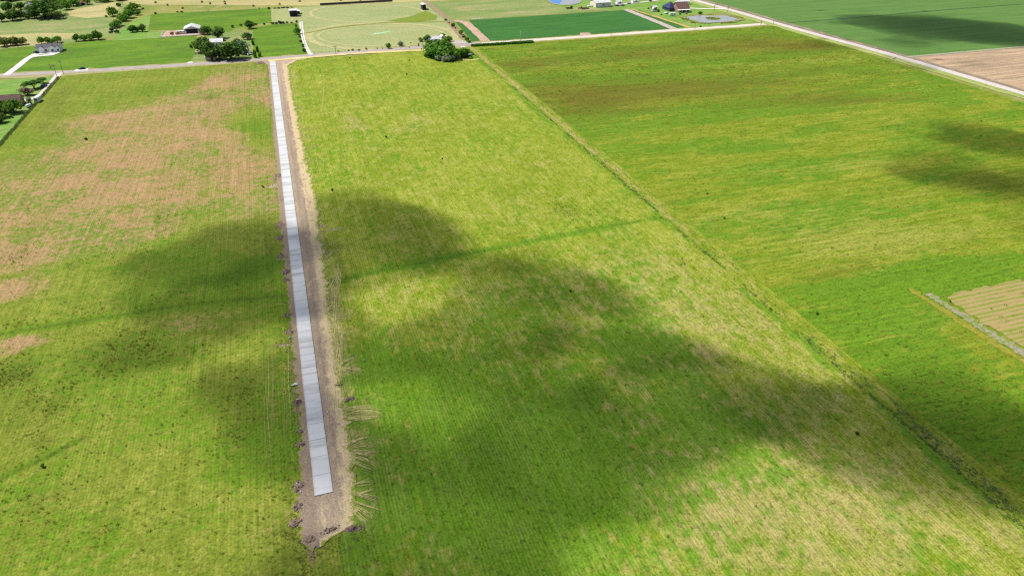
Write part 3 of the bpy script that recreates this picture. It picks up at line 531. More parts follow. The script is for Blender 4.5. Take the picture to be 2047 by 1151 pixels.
def tufts(name, area, N, dens, mat, label, hr=(.4, .9), blades=7, wd=.10, spread=.85, seed=1, z0=.0, cat='weeds'):
    r = np.random.RandomState(seed); U = r.uniform(area[0], area[1], N); V = r.uniform(area[2], area[3], N)
    keep = r.rand(N) < np.clip(dens(U, V), 0, 1); U, V = U[keep], V[keep]; n = len(U)
    h = r.uniform(*hr, n); z = relief(U, V)+z0
    a = r.uniform(0, 6.283, (n, 1))+np.arange(blades)*6.283/blades+r.uniform(-.4, .4, (n, blades))
    L = h[:, None]*r.uniform(.35, .95, (n, blades)); sp_ = spread*h[:, None]*r.uniform(.4, 1.2, (n, blades))
    ca, sa = np.cos(a), np.sin(a); w_ = wd*(h[:, None]/.6)*r.uniform(.7, 1.3, (n, blades))
    bx = U[:, None]+ca*sp_*.25; by = V[:, None]+sa*sp_*.25; bz = np.broadcast_to(z[:, None], bx.shape)
    P = np.stack([np.stack([bx-sa*w_, by+ca*w_, bz+.1*L], -1), np.stack([bx+sa*w_, by-ca*w_, bz+.1*L], -1),
                  np.stack([bx+ca*sp_+sa*w_*.6, by+sa*sp_-ca*w_*.6, bz+L], -1), np.stack([bx+ca*sp_-sa*w_*.6, by+sa*sp_+ca*w_*.6, bz+L*.95], -1)], 2)
    tint = np.repeat(r.rand(n), blades*4); val = r.rand(n*blades*4)
    m = np.stack([tint, val, tint*0, tint*0+1], -1); Q = np.arange(n*blades*4).reshape(-1, 4)
    return props(link(name, me_np(name, P.reshape(-1, 3), Q, m, False), mat), label, cat, kind='stuff')
M_WEED = tint_mat('olive_weed_leaf', (.075, .105, .012), (.15, .17, .02), .35)
M_WEED2 = tint_mat('dark_weed_leaf', (.05, .095, .02), (.12, .16, .03), .35)
M_WEED3 = tint_mat('pasture_weed_leaf', (.10, .16, .012), (.27, .27, .05), .4)
M_WEED4 = tint_mat('grey_ditch_leaf', (.08, .14, .02), (.20, .23, .10), .4)
def d_l(U, V):
    m = .012+splat(U, V, [(255, 690, 9, 9, .6), (275, 665, 6, 6, .3), (230, 730, 8, 7, .32), (480, 780, 4, 5, .55), (100, 800, 6, 6, .4), (110, 790, 4, 5, .4), (90, 880, 5, 4, .25), (20, 740, 9, 9, .35), (20, 790, 8, 8, .25), (465, 865, 5, 6, .4), (60, 1000, 9, 6, .22), (200, 1050, 20, 7, .10), (250, 900, 16, 9, .10), (320, 760, 16, 12, .13), (330, 450, 3, 9, .35), (320, 430, 2, 6, .3), (240, 510, 14, 6, .16), (40, 510, 5, 6, .25), (590, 1080, 7, 5, .35), (560, 1010, 8, 8, .10), (60, 640, 14, 7, .14), (300, 600, 24, 9, .08)])
    c = fbm(U/5, V/5, 3, 51); return m*np.clip((c-.32)*4, .15, 1.6)
tufts('weed_tufts', (-138, -12, 20, 525), 120000, d_l, M_WEED, 'dark olive weed tufts scattered through the west pasture', (.16, .46), wd=.085, seed=11)
def d_m(U, V):
    m = .007+splat(U, V, [(1140, 425, 8, 6, .6), (1110, 412, 4, 4, .5), (1200, 440, 10, 6, .2), (1365, 525, 2.2, 5, .5), (960, 580, 5, 5, .25), (660, 160, 3, 20, .10), (690, 230, 5, 10, .08), (1250, 740, 14, 9, .10), (1100, 870, 24, 14, .06), (1450, 560, 20, 18, .05), (1000, 300, 30, 40, .03), (820, 465, 6, 6, .12), (1480, 650, 14, 12, .05)])
    c = fbm(U/5, V/5, 3, 52); return m*np.clip((c-.32)*4, .15, 1.6)
tufts('weed_tufts', (3, 131, 20, 525), 110000, d_m, M_WEED2, 'dark green weed tufts scattered through the middle pasture', (.14, .4), wd=.08, seed=12)
def d_r(U, V):
    far = sstep(290, 420, V); c = fbm(U/22, V/5, 4, 53); c2 = fbm(U/6, V/4, 3, 54)
    return (.05+.62*far)*np.clip((c-.36)*5, 0, 1.3)*np.clip((c2-.3)*3, .2, 1.2)+.25*splat(U, V, [(1900, 760, 26, 14, .6), (1980, 900, 20, 14, .6)])
tufts('weed_tufts', (141, 400, 25, 530), 90000, d_r, M_WEED3, 'coarse green and yellowish weeds of the east pasture', (.2, .5), wd=.13, spread=1.3, seed=13)
def d_d(U, V):
    near = sstep(150, 85, V); return (.02+.24*near)*np.exp(-((U-135.8-.7*np.sin(V/13)-.5*np.sin(V/5.3))/1.5)**2)*np.clip((fbm(U/3, V/4, 3, 55)-.3)*4, 0, 1.3)+.35*np.exp(-((U-133.2)/.7)**2)*np.clip((fbm(U/3, V/9, 3, 56)-.4)*5, 0, 1)
tufts('ditch_weeds', (132, 141, 40, 530), 40000, d_d, M_WEED4, 'rank grey-green weeds growing along the field ditch', (.12, .42), wd=.12, spread=1.1, seed=14)
def d_e(U, V): return np.clip((fbm(U/3, V/4, 3, 57)-.42)*6, 0, 1)
tufts('verge_weeds', (-13, -10.4, 100, 200), 700, d_e, M_WEED2, 'dark weeds along the left edge of the dirt track', (.1, .26), seed=15)
tufts('verge_weeds', (-14, 3, 96, 105.5), 700, d_e, M_WEED3, 'lush green weeds round the end of the dirt pad', (.1, .24), wd=.12, seed=16)
g0, g1_ = G(942, 92.5), G(1064, 84.8)
tufts('tall_verge_grass', (g0[0], g1_[0], 526.5, 534.5), 9000, lambda U, V: 1.0*(np.abs(V-(g0[1]+(g1_[1]-g0[1])*(U-g0[0])/(g1_[0]-g0[0]))) < 2.2), tint_mat('tall_grass_blade', (.045, .15, .02), (.08, .21, .025), .4), 'band of tall dark green grass along the gravel road', (.8, 1.6), wd=.16, spread=.6, seed=17)
tufts('fence_row_grass', (-139.6, -137.4, 300, 530), 9000, lambda U, V: .45+U*0, tint_mat('fence_row_blade', (.08, .13, .03), (.15, .19, .05), .4), 'strip of uncut grass under the fence left of the west pasture', (.2, .5), wd=.12, seed=18)
tufts('thicket_undergrowth', (90, 134, 503, 531), 12000, lambda U, V: 1.0*((((U-115)/17)**2+((V-512)/13)**2) < 1), tint_mat('undergrowth_leaf', (.05, .15, .015), (.10, .22, .02), .4), 'bright green undergrowth at the foot of the thicket', (.6, 1.2), wd=.2, spread=1.0, seed=19)

# ------------------------------------------------------------------ trees and shrubs
def leaf_mat(name, a, b): return tint_mat(name, tuple(c*2.3 for c in a), tuple(c*1.85 for c in b), .38)
LEAF = {'oak': leaf_mat('oak_leaf', (.022, .045, .012), (.06, .105, .02)), 'green': leaf_mat('green_leaf', (.03, .075, .012), (.085, .155, .02)),
        'olive': leaf_mat('olive_leaf', (.05, .075, .018), (.13, .155, .04)), 'bronze': leaf_mat('bronze_leaf', (.09, .075, .05), (.17, .135, .09)),
        'grey': leaf_mat('grey_leaf', (.07, .095, .05), (.2, .22, .14)), 'dark': leaf_mat('dark_leaf', (.012, .035, .02), (.035, .07, .03))}
M_BARK = plain('tree_bark', (.10, .075, .055), .9, .1)
def crown_mesh(shape, seed, n=620, leaf=.075):
    r = np.random.RandomState(seed)
    if shape == 'column': lobes = [(r.uniform(-.1, .1), r.uniform(-.1, .1), z_, .34, .2) for z_ in np.linspace(.15, .85, 6)]
    elif shape == 'bush': lobes = [(math.cos(a)*.24*q, math.sin(a)*.24*q, .34+.18*r.rand(), .3, .32) for a, q in zip(r.uniform(0, 6.28, 6), r.uniform(.3, 1, 6))]
    elif shape == 'flat': lobes = [(math.cos(a)*.34*q, math.sin(a)*.34*q, .62+.16*r.rand(), .24, .2) for a, q in zip(np.linspace(0, 5.9, 9), r.uniform(.3, 1.05, 9))]
    else: lobes = [(math.cos(a)*.28*q, math.sin(a)*.28*q, .34+.42*r.rand()*(1.2-q*.7), .25+.09*r.rand(), .22+.09*r.rand()) for a, q in zip(np.linspace(0, 11.8, 10), r.uniform(.15, 1.1, 10))]
    L = np.array(lobes); k = r.randint(0, len(L), n); d = r.randn(n, 3); d /= np.linalg.norm(d, axis=1, keepdims=True); rad = r.uniform(.55, 1.05, n)[:, None]
    c = L[k, :3]+d*rad*np.stack([L[k, 3], L[k, 3], L[k, 4]], -1); c[:, 2] = np.clip(c[:, 2], .05, 1.0)
    a = np.cross(d, r.randn(n, 3)); a /= np.linalg.norm(a, axis=1, keepdims=True); b = np.cross(a, d+r.randn(n, 3)*.6); b /= np.linalg.norm(b, axis=1, keepdims=True)
    s = leaf*r.uniform(.6, 1.3, (n, 1)); a *= s; b *= s*.75
    P = np.stack([c-a, c-b*.8, c+a, c+b], 1).reshape(-1, 3); lobt = r.rand(len(L))
    t_ = np.repeat(np.clip(lobt[k]*.6+r.rand(n)*.4, 0, 1), 4); v_ = np.repeat(r.rand(n), 4)
    return me_np('crown', P, np.arange(4*n).reshape(-1, 4), np.stack([t_, v_, t_*0, t_*0+1], -1), False)
def trunk_mesh(seed, hgt=.5):
    r = random.Random(seed); bm = bmesh.new(); rod(bm, (0, 0, -.02), (.01, 0, hgt*.55), .045, .03, 7)
    for k in range(4):
        a = k*1.6+r.random(); rod(bm, (.01, 0, hgt*.5), (.2*math.cos(a), .2*math.sin(a), hgt*.5+.25), .022, .008, 5)
    return me_bm('trunk', bm, True)
CROWNS = {}
def crown_for(shape, kind, i):
    key = (shape, kind, i)
    if key not in CROWNS:
        me = crown_mesh(shape, hash((shape, i)) % 1000 if False else (len(shape)*37+i*11), {'column': 420, 'bush': 420, 'flat': 700}.get(shape, 760), {'column': .11, 'bush': .10}.get(shape, .072))
        me.materials.append(LEAF[kind]); CROWNS[key] = me
    return CROWNS[key]
TRUNKS = [trunk_mesh(i) for i in range(3)]
for m_ in TRUNKS: m_.materials.append(M_BARK)
tcount = 0
def tree(px, py, wpx, hpx, label, kind='oak', shape='round', name='tree', cat='tree', group=None, wscale=1.0):
    global tcount; tcount += 1
    u, v = G(px, py); wm = wpx*MPX(py)*wscale*(1.0 if shape in ('column', 'bush') else 1.30); hm = max(.8, HGT(px, py, py-hpx))*(1.08 if shape == 'round' else 1); dm = min(wm, max(hm*1.3, wm*.7))
    o = empty(name, (u, v, -.25 if v > 531 else 0), tcount*1.3, (wm*1.06, dm*1.06, hm*1.03)); props(o, label, cat, group)
    link('crown', crown_for(shape, kind, tcount % 3), None, o)
    if shape != 'bush' and shape != 'column': link('trunk', TRUNKS[tcount % 3], None, o)
    return o
def row(group, where, L, kind='green', shape='round', noun='tree', name='tree', cat='tree'):
    L = sorted(L)
    for i, (px, py, w_, h_) in enumerate(L): tree(px, py, w_, h_, f'{ordn(i, len(L))} {noun} {where}', kind, shape, name, cat, group)

# round the house at the top left
tree(90, 34, 60, 37, 'biggest broad oak right of the grey gabled house, top left', 'oak', 'round', 'oak_tree')
row('oaks round the grey gabled house', 'of the dark oaks in front of the grey gabled house', [(4, 43, 17, 22), (26, 41, 23, 24), (42, 38, 17, 19), (57, 38, 14, 11), (70, 36, 18, 16)], 'oak', name='oak_tree')
row('oaks behind the grey gabled house', 'of the oaks standing behind the grey gabled house', [(18, 24, 20, 22), (42, 19, 18, 15), (72, 18, 22, 20), (100, 14, 34, 18)], 'oak', name='oak_tree')
row('spreading trees at the dry field corner', 'of the small spreading trees right of the biggest oak', [(104, 37, 15, 13), (114, 38, 18, 17), (127, 36, 13, 8)], 'olive', 'flat')
row('trees by the brown barn', 'of the trees beside the small brown barn, top left', [(126, 12, 22, 16), (134, 19, 17, 18), (148, 12, 22, 16), (158, 5, 20, 10), (173, 9, 16, 14), (200, 4, 18, 9), (213, 4, 22, 9), (240, 1, 22, 9)], 'green')
row('trees on the top left skyline', 'of the dark trees at the very top left corner', [(4, 1, 24, 10), (22, 2, 26, 10), (40, 0, 22, 9)], 'dark')
# hedgerow running down to the right of the farmhouse
hedge = [(268, 20, 20, 16), (262, 28, 18, 16), (256, 36, 18, 18), (249, 42, 17, 15), (242, 41, 14, 14), (236, 52, 19, 14), (229, 56, 16, 13), (276, 30, 14, 9)]
for i, (a_, b_, c_, d_) in enumerate(hedge): tree(a_, b_, c_, d_, 'bushy green tree, ' + ['third from the top', 'fourth from the top', 'fifth from the top', 'sixth from the top', 'seventh from the top', 'eighth from the top', 'lowest', 'rightmost'][i] + ' in the slanting hedgerow', 'green', 'round', 'tree', 'tree', 'slanting hedgerow trees')
tree(237, 13, 10, 9, 'lone round bush at the top of the slanting hedgerow', 'oak', 'bush', 'shrub', 'shrub'); tree(226, 32, 17, 20, 'tall tree left of the slanting hedgerow', 'green'); tree(213, 34, 9, 5, 'low bush left of the tall hedgerow tree', 'green', 'bush', 'shrub', 'shrub')
row('bushes at the hedgerow foot', 'of the bushes at the foot of the slanting hedgerow', [(223, 62, 10, 9), (234, 66, 12, 8), (222, 66, 9, 5)], 'dark', 'bush', 'bush', 'shrub', 'shrub')
row('hedge at the left edge', 'of the bushy trees in the hedge left of the white farmhouse', [(9, 92, 20, 19), (22, 91, 17, 18), (34, 90, 18, 18), (46, 89, 14, 16)], 'olive')
row('trees behind the white farmhouse', 'of the small trees behind the white farmhouse', [(83, 87, 10, 15), (96, 86, 13, 12), (104, 86, 8, 8), (115, 85, 15, 14)], 'green')
row('tree row at the meadow top', 'of the tree row at the top edge of the bright meadow', [(153, 82, 11, 15), (168, 81, 14, 13), (182, 80, 16, 14), (197, 79, 16, 19)], 'green')
row('pair of trees left of the white barn', 'of the round trees left of the dirt lot', [(265, 64, 14, 15), (275, 63, 10, 10), (285, 63, 12, 15)], 'oak')
row('bushes on the hay field edge', 'of the bushes on the hay field edge above the bright meadow', [(311, 28, 8, 5), (355, 25, 4, 4), (363, 25, 7, 4), (538, 18, 7, 5), (518, 17, 5, 2)], 'oak', 'bush', 'bush', 'shrub', 'shrub')
# oaks on the farmyard by the road
tree(425, 119, 40, 34, 'large round oak leaning over the pale shed by the road', 'oak', 'round', 'oak_tree'); tree(463, 118, 40, 38, 'large oak right of the white-roofed farmyard house', 'oak', 'round', 'oak_tree')
tree(407, 104, 30, 32, 'tall oak at the left edge of the farmyard', 'oak', 'round', 'oak_tree'); tree(437, 76, 24, 22, 'dark oak behind the white-roofed farmyard house', 'oak', 'round', 'oak_tree'); tree(414, 68, 20, 17, 'dark oak beside the white barn', 'oak', 'round', 'oak_tree')
tree(484, 107, 22, 30, 'grey-green tree at the right of the farmyard', 'grey'); tree(478, 94, 18, 18, 'dark tree behind the grey-green farmyard tree', 'oak'); tree(446, 81, 14, 8, 'low dark shrub behind the white farmyard roof', 'oak', 'bush', 'shrub', 'shrub')
tree(495, 78, 17, 14, 'dark round tree at the farmyard back corner', 'oak'); tree(499, 57, 17, 16, 'dark tree at the corner of the bright meadow', 'oak'); tree(400, 92, 14, 10, 'small shrub on the farmyard left edge', 'green', 'bush', 'shrub', 'shrub')
row('shrubs on the farmyard right edge', 'of the green shrubs right of the farmyard', [(511, 116, 9, 16), (515, 104, 8, 12), (506, 90, 7, 10), (520, 113, 8, 8)], 'green', 'column', 'shrub', 'shrub', 'shrub')
row('small trees above the barn', 'of the small trees between the bright meadows', [(432, 57, 10, 6), (465, 55, 6, 7), (481, 52, 6, 6), (511, 50, 9, 5)], 'green', 'bush', 'bush', 'shrub', 'shrub')
row('hedge between the meadows', 'of the bushes lining the top of the square meadow', [(528, 49, 8, 4), (545, 48, 9, 5), (552, 48, 8, 5), (559, 47, 8, 7), (566, 47, 8, 5), (574, 46, 8, 4), (583, 46, 6, 3)], 'dark', 'bush', 'bush', 'shrub', 'shrub')
row('hedge under the hay field', 'of the low bushes under the hay field edge', [(549, 17, 8, 2), (557, 17, 9, 3), (566, 16, 9, 3), (575, 16, 9, 3), (583, 15, 7, 2)], 'dark', 'bush', 'bush', 'shrub', 'shrub')
tree(593, 45, 6, 6, 'small dark bush at the head of the two-track lane', 'dark', 'bush', 'shrub', 'shrub'); tree(595, 68, 11, 14, 'round green tree beside the two-track lane', 'green')
row('bushes along the two-track lane', 'of the low bushes left of the two-track lane', [(592, 54, 6, 7), (601, 84, 7, 6), (605, 93, 8, 8), (608, 104, 8, 10), (600, 75, 6, 6)], 'green', 'bush', 'bush', 'shrub', 'shrub')
# along the road and at the long white barn
row('bushes along the road fence', 'of the tiny bushes on the road fence below the oval meadow', [(677, 103, 4, 3), (697, 102, 4, 4), (705, 101, 5, 5), (717, 101, 5, 4), (732, 99, 4, 5), (754, 98, 3, 4), (818, 95, 4, 2), (765, 97, 3, 2)], 'olive', 'bush', 'bush', 'shrub', 'shrub')
tree(777, 97, 8, 12, 'small upright tree left of the round grey bush', 'green'); tree(801, 92, 12, 12, 'round grey-green bush by the road below the meadow', 'grey', 'bush', 'shrub', 'shrub'); tree(841, 83, 10, 8, 'small tree left of the long white barn', 'olive'); tree(837, 92, 3, 6, 'narrow dark shrub by the road fence', 'dark', 'column', 'shrub', 'shrub'); tree(821, 86, 3, 2, 'tiny bush alone in the meadow near the road', 'dark', 'bush', 'shrub', 'shrub')
row('trees round the long white barn', 'of the trees round the long white barn', [(853, 84, 13, 15), (858, 87, 12, 8), (871, 87, 12, 7), (884, 74, 12, 8), (890, 83, 14, 9), (897, 83, 13, 11), (879, 86, 10, 7)], 'green')
row('thicket below the road', 'in the dark thicket below the road', [(864, 113, 28, 28), (880, 106, 32, 26), (880, 118, 30, 28), (897, 119, 30, 30), (898, 106, 26, 22), (868, 104, 22, 16), (908, 116, 18, 20)], 'green', noun='tree')
row('pale shrubs in the thicket', 'of the pale shrubs on the front of the thicket', [(876, 121, 20, 15), (893, 124, 20, 17), (905, 122, 18, 15), (915, 119, 12, 11)], 'grey', 'bush', 'shrub', 'shrub', 'shrub')
tree(927, 115, 26, 20, 'round tree just right of the thicket', 'green'); tree(940, 118, 14, 5, 'low shrub at the right foot of the thicket', 'green', 'bush', 'shrub', 'shrub')
row('bushes along the drain track', 'of the bushes along the brown drain track', [(891, 41, 6, 5), (898, 46, 4, 4), (906, 54, 8, 11), (910, 57, 4, 4), (921, 69, 10, 12), (927, 75, 8, 6), (934, 80, 13, 9), (937, 85, 12, 7)], 'green', 'bush', 'bush', 'shrub', 'shrub')
# farmstead on the right
row('dark trees left of the brown-roofed house', 'of the dark shrubs left of the brown-roofed house', [(1296, 18, 5, 4), (1303, 17, 7, 5), (1309, 22, 8, 7), (1316, 24, 7, 6), (1327, 15, 3, 3), (1332, 15, 4, 3), (1322, 30, 4, 3)], 'dark', 'bush', 'shrub', 'shrub', 'shrub')
row('shrubs before the brown-roofed house', 'of the two round grey shrubs before the brown-roofed house', [(1359.5, 29, 6, 5), (1372, 28, 6, 5)], 'grey', 'bush', 'shrub', 'shrub', 'shrub')
tree(1399, 29, 7, 7, 'small bright tree on the pond bank', 'green'); tree(1400, 54, 4, 4, 'lone dark bush between pond and gravel road', 'dark', 'bush', 'shrub', 'shrub'); tree(1182, 2, 9, 6, 'dark tree left of the long cream barn', 'dark'); tree(1300, 3, 5, 4, 'small dark tree beside the pale lane', 'dark'); tree(1332, 28, 5, 3, 'dark shrub beside the small white trailer', 'dark', 'bush', 'shrub', 'shrub')
# purple-roofed house at the left edge
tree(56, 190, 26, 16, 'bronze-leaved tree beside the pinkish drive', 'bronze', 'round'); tree(69, 177, 32, 16, 'wide dark green tree beside the pinkish drive', 'oak', 'flat'); tree(87, 166, 18, 11, 'small dark tree nearest the road on the house lawn', 'oak', 'flat'); tree(60, 209, 13, 14, 'young grey-green tree left of the white camper', 'grey', 'column')
tree(8, 222, 26, 24, 'dark oak against the purple-roofed house', 'oak', 'round', 'oak_tree'); tree(29, 225, 26, 29, 'bright green oak before the purple-roofed house', 'green', 'round', 'oak_tree'); tree(9, 234, 24, 18, 'dark oak below the bright green oak', 'oak', 'round', 'oak_tree'); tree(2, 245, 20, 18, 'lowest dark oak at the left edge of the photo', 'oak', 'round', 'oak_tree'); tree(-16, 236, 30, 30, 'dark oak cut off by the left edge of the photo', 'oak', 'round', 'oak_tree')
# lone dark bushes standing in the pastures
for px, py, w_, h_, lb in [(772, 275, 6, 4.5, 'lone dark bush in the middle pasture above the cloud shadow'), (664, 381, 6, 5, 'lone dark bush at the edge of the cloud shadow by the track'), (1140, 583, 6, 5, 'lone dark bush in the shaded middle pasture'), (1633, 628, 9, 6, 'green bush right of the field ditch'), (884, 319, 5, 4, 'small dark bush in the sunlit middle pasture'), (813, 150, 4, 4, 'small dark bush in the upper middle pasture'),
        (699, 117, 5, 3, 'small dark bush near the straw strip below the road'), (526, 375, 6, 5, 'lone dark bush left of the driveway'), (1448, 437, 8, 4, 'low grey-green bush right of the ditch crossing'), (87, 933, 11, 8, 'green bush in the lower left pasture'), (1414, 388, 5, 3, 'small dark bush in the sunlit east pasture'), (1961, 243, 7, 3, 'small bush in the shaded east pasture'), (818, 122, 4, 3, 'tiny bush below the thicket on its left'), (172, 280, 8, 6, 'green bush in the dry west pasture'), (1713, 868, 9, 7, 'dark bush left of the weedy ditch')]:
    tree(px, py, w_, h_, lb, 'oak' if 'dark' in lb else 'green', 'bush', 'shrub', 'shrub', wscale=.8)

# ------------------------------------------------------------------ buildings
M_WALLW = plain('white_siding', (.82, .80, .77), .7, var=.03); M_WALLC = plain('cream_metal_wall', (.62, .56, .46), .6); M_BRICK = plain('brown_brick', (.26, .16, .12), .85)
M_ROOFG = plain('grey_shingle', (.20, .19, .21), .85, var=.1); M_ROOFW = plain('white_metal_roof', (.8, .8, .8), .6, .3, .02, .3); M_ROOFP = plain('purple_brown_shingle', (.21, .125, .12), .85, var=.25); M_ROOFB = plain('brown_shingle', (.24, .145, .115), .85, var=.25); M_NAVY = plain('dark_blue_panel', (.022, .03, .075), .3, .5)
M_GLASS = plain('window_glass', (.03, .04, .05), .15, .5); M_DARK = plain('dark_opening', (.02, .02, .025), .9); M_PINK = plain('faded_pink_wall', (.55, .38, .34), .8); M_RUST = plain('rust_roof', (.34, .16, .09), .8, var=.3); M_STEEL = plain('galvanised_steel', (.5, .52, .54), .4, .5, metal=.4); M_TRIM = plain('white_trim', (.75, .74, .72), .6)  # the dark opening colour paints doors and the shade inside open fronts
WIN = {}
def unit_box(name, s, mat):
    key = (name, s, mat.name)
    if key not in WIN:
        bm = bmesh.new(); box(bm, (0, 0, 0), s); WIN[key] = me_bm(name, bm); WIN[key].materials.append(mat)
    return WIN[key]
def house(name, label, px, py, rz, w_, d_, h_, rise, wall, roof, axis='x', hip=0, over=.5, wins=(), doors=(), cat='house', front_gables=(), doormat=None, uv=None):
    u, v = uv or G(px, py); o = empty(name, (u, v, -.28), rz); props(o, label, cat)
    bm = bmesh.new(); hw, hd = w_/2, d_/2
    # walls with gable tops
    vs = [bm.verts.new(c) for c in [(-hw, -hd, 0), (hw, -hd, 0), (hw, hd, 0), (-hw, hd, 0), (-hw, -hd, h_), (hw, -hd, h_), (hw, hd, h_), (-hw, hd, h_)]]
    F = lambda *i: bm.faces.new([vs[k_] for k_ in i])
    if hip: F(0, 1, 5, 4); F(1, 2, 6, 5); F(2, 3, 7, 6); F(3, 0, 4, 7); F(4, 5, 6, 7)
    elif axis == 'x':
        vs += [bm.verts.new((-hw, 0, h_+rise)), bm.verts.new((hw, 0, h_+rise))]; F(0, 1, 5, 4); F(2, 3, 7, 6); F(1, 2, 6, 9, 5); F(3, 0, 4, 8, 7)
    else:
        vs += [bm.verts.new((0, -hd, h_+rise)), bm.verts.new((0, hd, h_+rise))]; F(0, 1, 5, 8, 4); F(2, 3, 7, 9, 6); F(1, 2, 6, 5); F(3, 0, 4, 7)
    link('wall', me_bm('wall', bm), wall, o)
    # roof slab
    bm = bmesh.new(); ew, ed = hw+over, hd+over; sl_ = rise/(hd if axis == 'x' else hw); ez = h_-over*sl_+.06; rz_ = h_+rise+.06
    if hip: rl = max(0, hw-hd*hip); T_ = [(-ew, -ed, ez), (ew, -ed, ez), (ew, ed, ez), (-ew, ed, ez), (-rl, 0, rz_), (rl, 0, rz_)]; FF = [(0, 1, 5, 4), (1, 2, 5), (2, 3, 4, 5), (3, 0, 4), (0, 3, 2, 1)]
    elif axis == 'x': T_ = [(-ew, -ed, ez), (ew, -ed, ez), (ew, ed, ez), (-ew, ed, ez), (-ew, 0, rz_), (ew, 0, rz_)]; FF = [(0, 1, 5, 4), (2, 3, 4, 5)]
    else: T_ = [(-ew, -ed, ez), (ew, -ed, ez), (ew, ed, ez), (-ew, ed, ez), (0, -ed, rz_), (0, ed, rz_)]; FF = [(0, 4, 5, 3), (4, 1, 2, 5)]
    tv = [bm.verts.new(c) for c in T_]
    for f in FF: bm.faces.new([tv[i] for i in f])
    if not hip: bmesh.ops.solidify(bm, geom=bm.faces[:], thickness=.14)
    rf = link('roof', me_bm('roof', bm), roof, o)
    if not hip:
        rc = bmesh.new()
        if axis == 'x': rod(rc, (-ew, 0, rz_+.02), (ew, 0, rz_+.02), .12, seg=6)
        else: rod(rc, (0, -ed, rz_+.02), (0, ed, rz_+.02), .12, seg=6)
        link('ridge_cap', me_bm('ridge_cap', rc), roof, rf)
    for (fx, fw, fr) in front_gables:
        bm = bmesh.new(); a_ = [(fx-fw/2, -hd-1.2, 0), (fx+fw/2, -hd-1.2, 0), (fx+fw/2, -hd-1.2, h_), (fx, -hd-1.2, h_+fr), (fx-fw/2, -hd-1.2, h_)]
        f0 = [bm.verts.new(c) for c in a_]; f1 = [bm.verts.new((c[0], c[1]+1.2+hd*.7, c[2])) for c in a_]; bm.faces.new(f0)
        for i in range(5): bm.faces.new([f0[i], f0[(i+1) % 5], f1[(i+1) % 5], f1[i]])
        gb = link('gable', me_bm('gable', bm), wall, o)
        bm = bmesh.new(); e = .3; k_ = fr/(fw/2); p = [(fx-fw/2-e, h_-e*k_+.08), (fx, h_+fr+.08), (fx+fw/2+e, h_-e*k_+.08)]
        A_ = [bm.verts.new((q[0], -hd-1.5, q[1])) for q in p]; B_ = [bm.verts.new((q[0], -hd*.3, q[1])) for q in p]
        bm.faces.new([A_[0], A_[1], B_[1], B_[0]]); bm.faces.new([A_[1], A_[2], B_[2], B_[1]]); bmesh.ops.solidify(bm, geom=bm.faces[:], thickness=.1); link('gable_roof', me_bm('gable_roof', bm), roof, gb)
    for (x, y, zc, sx, sz, side) in wins:
        if side == 'f': wd_ = link('window', unit_box('window', (sx, .1, sz), M_GLASS), None, o); wd_.location = (x, -hd-.04+y, zc); t_ = link('sill', unit_box('sill', (sx+.2, .14, .1), M_TRIM), None, wd_); t_.location = (0, -.04, -sz/2-.05)
        else: wd_ = link('window', unit_box('window', (.1, sx, sz), M_GLASS), None, o); wd_.location = ((hw+.04)*(1 if side == 'r' else -1), x, zc); t_ = link('sill', unit_box('sill', (.14, sx+.2, .1), M_TRIM), None, wd_); t_.location = (0, 0, -sz/2-.05)
    for (x, y, sx, sz, side) in doors:  # doors, and dark panels painted as the shade of open fronts
        if side == 'f': wd_ = link('door', unit_box('door', (sx, .12, sz), doormat or M_DARK), None, o); wd_.location = (x, -hd-.05+y, sz/2)
        else: wd_ = link('door', unit_box('door', (.12, sx, sz), doormat or M_DARK), None, o); wd_.location = ((hw+.05)*(1 if side == 'r' else -1), x, sz/2)
    return o
def centre(px, py, d_):                                  # front edge seen at (px, py) -> centre of the footprint
    u, v = G(px, py); return (u, v+d_/2)
house('farmhouse', 'white farmhouse with grey roof and three front gables on a white drive', 0, 0, .03, 15.5, 9, 3.3, 1.9, M_WALLW, M_ROOFG, 'x', uv=centre(98, 104.5, 9), wins=[(-5.2, 0, 1.6, 1.3, 1.3, 'f'), (-1.6, 0, 1.6, 1.2, 1.3, 'f'), (2.7, -1.22, 1.6, 1.6, 1.4, 'f'), (6.2, -1.22, 1.6, 1.3, 1.4, 'f')], doors=[(.6, 0, 1.1, 2.1, 'f')], front_gables=[(-4.2, 3.2, 1.5), (2.6, 4.2, 1.7), (6.2, 2.6, 1.2)])
house('farmhouse', 'grey-white gabled house half hidden by oaks, top left', 0, 0, .1, 9, 11, 4.5, 3.2, M_WALLW, plain('pale_grey_metal_roof', (.5, .5, .54), .5), 'y', uv=centre(59, 26, 11), wins=[(-2, 0, 2, 1.2, 1.4, 'f'), (2, 0, 2, 1.2, 1.4, 'f'), (0, 0, 5, 1.2, 1.2, 'f')], doors=[(0, 0, 1.1, 2.1, 'f')])
house('barn', 'small barn with rust brown roof among trees, top left', 0, 0, 0, 9, 7, 2.6, 1.6, M_WALLC, M_RUST, 'x', uv=centre(163, 11, 7), doors=[(1.5, 0, 3, 2.3, 'f')], cat='barn')
house('barn', 'open white-roofed barn with dark gable front on the dirt lot', 0, 0, .0, 11.5, 13, 3.6, 2.0, M_STEEL, M_ROOFW, 'y', uv=centre(384.5, 66.5, 13), doors=[(0, 0, 10.2, 3.4, 'f')], cat='barn')  # wide dark door panel paints the shade of the open front
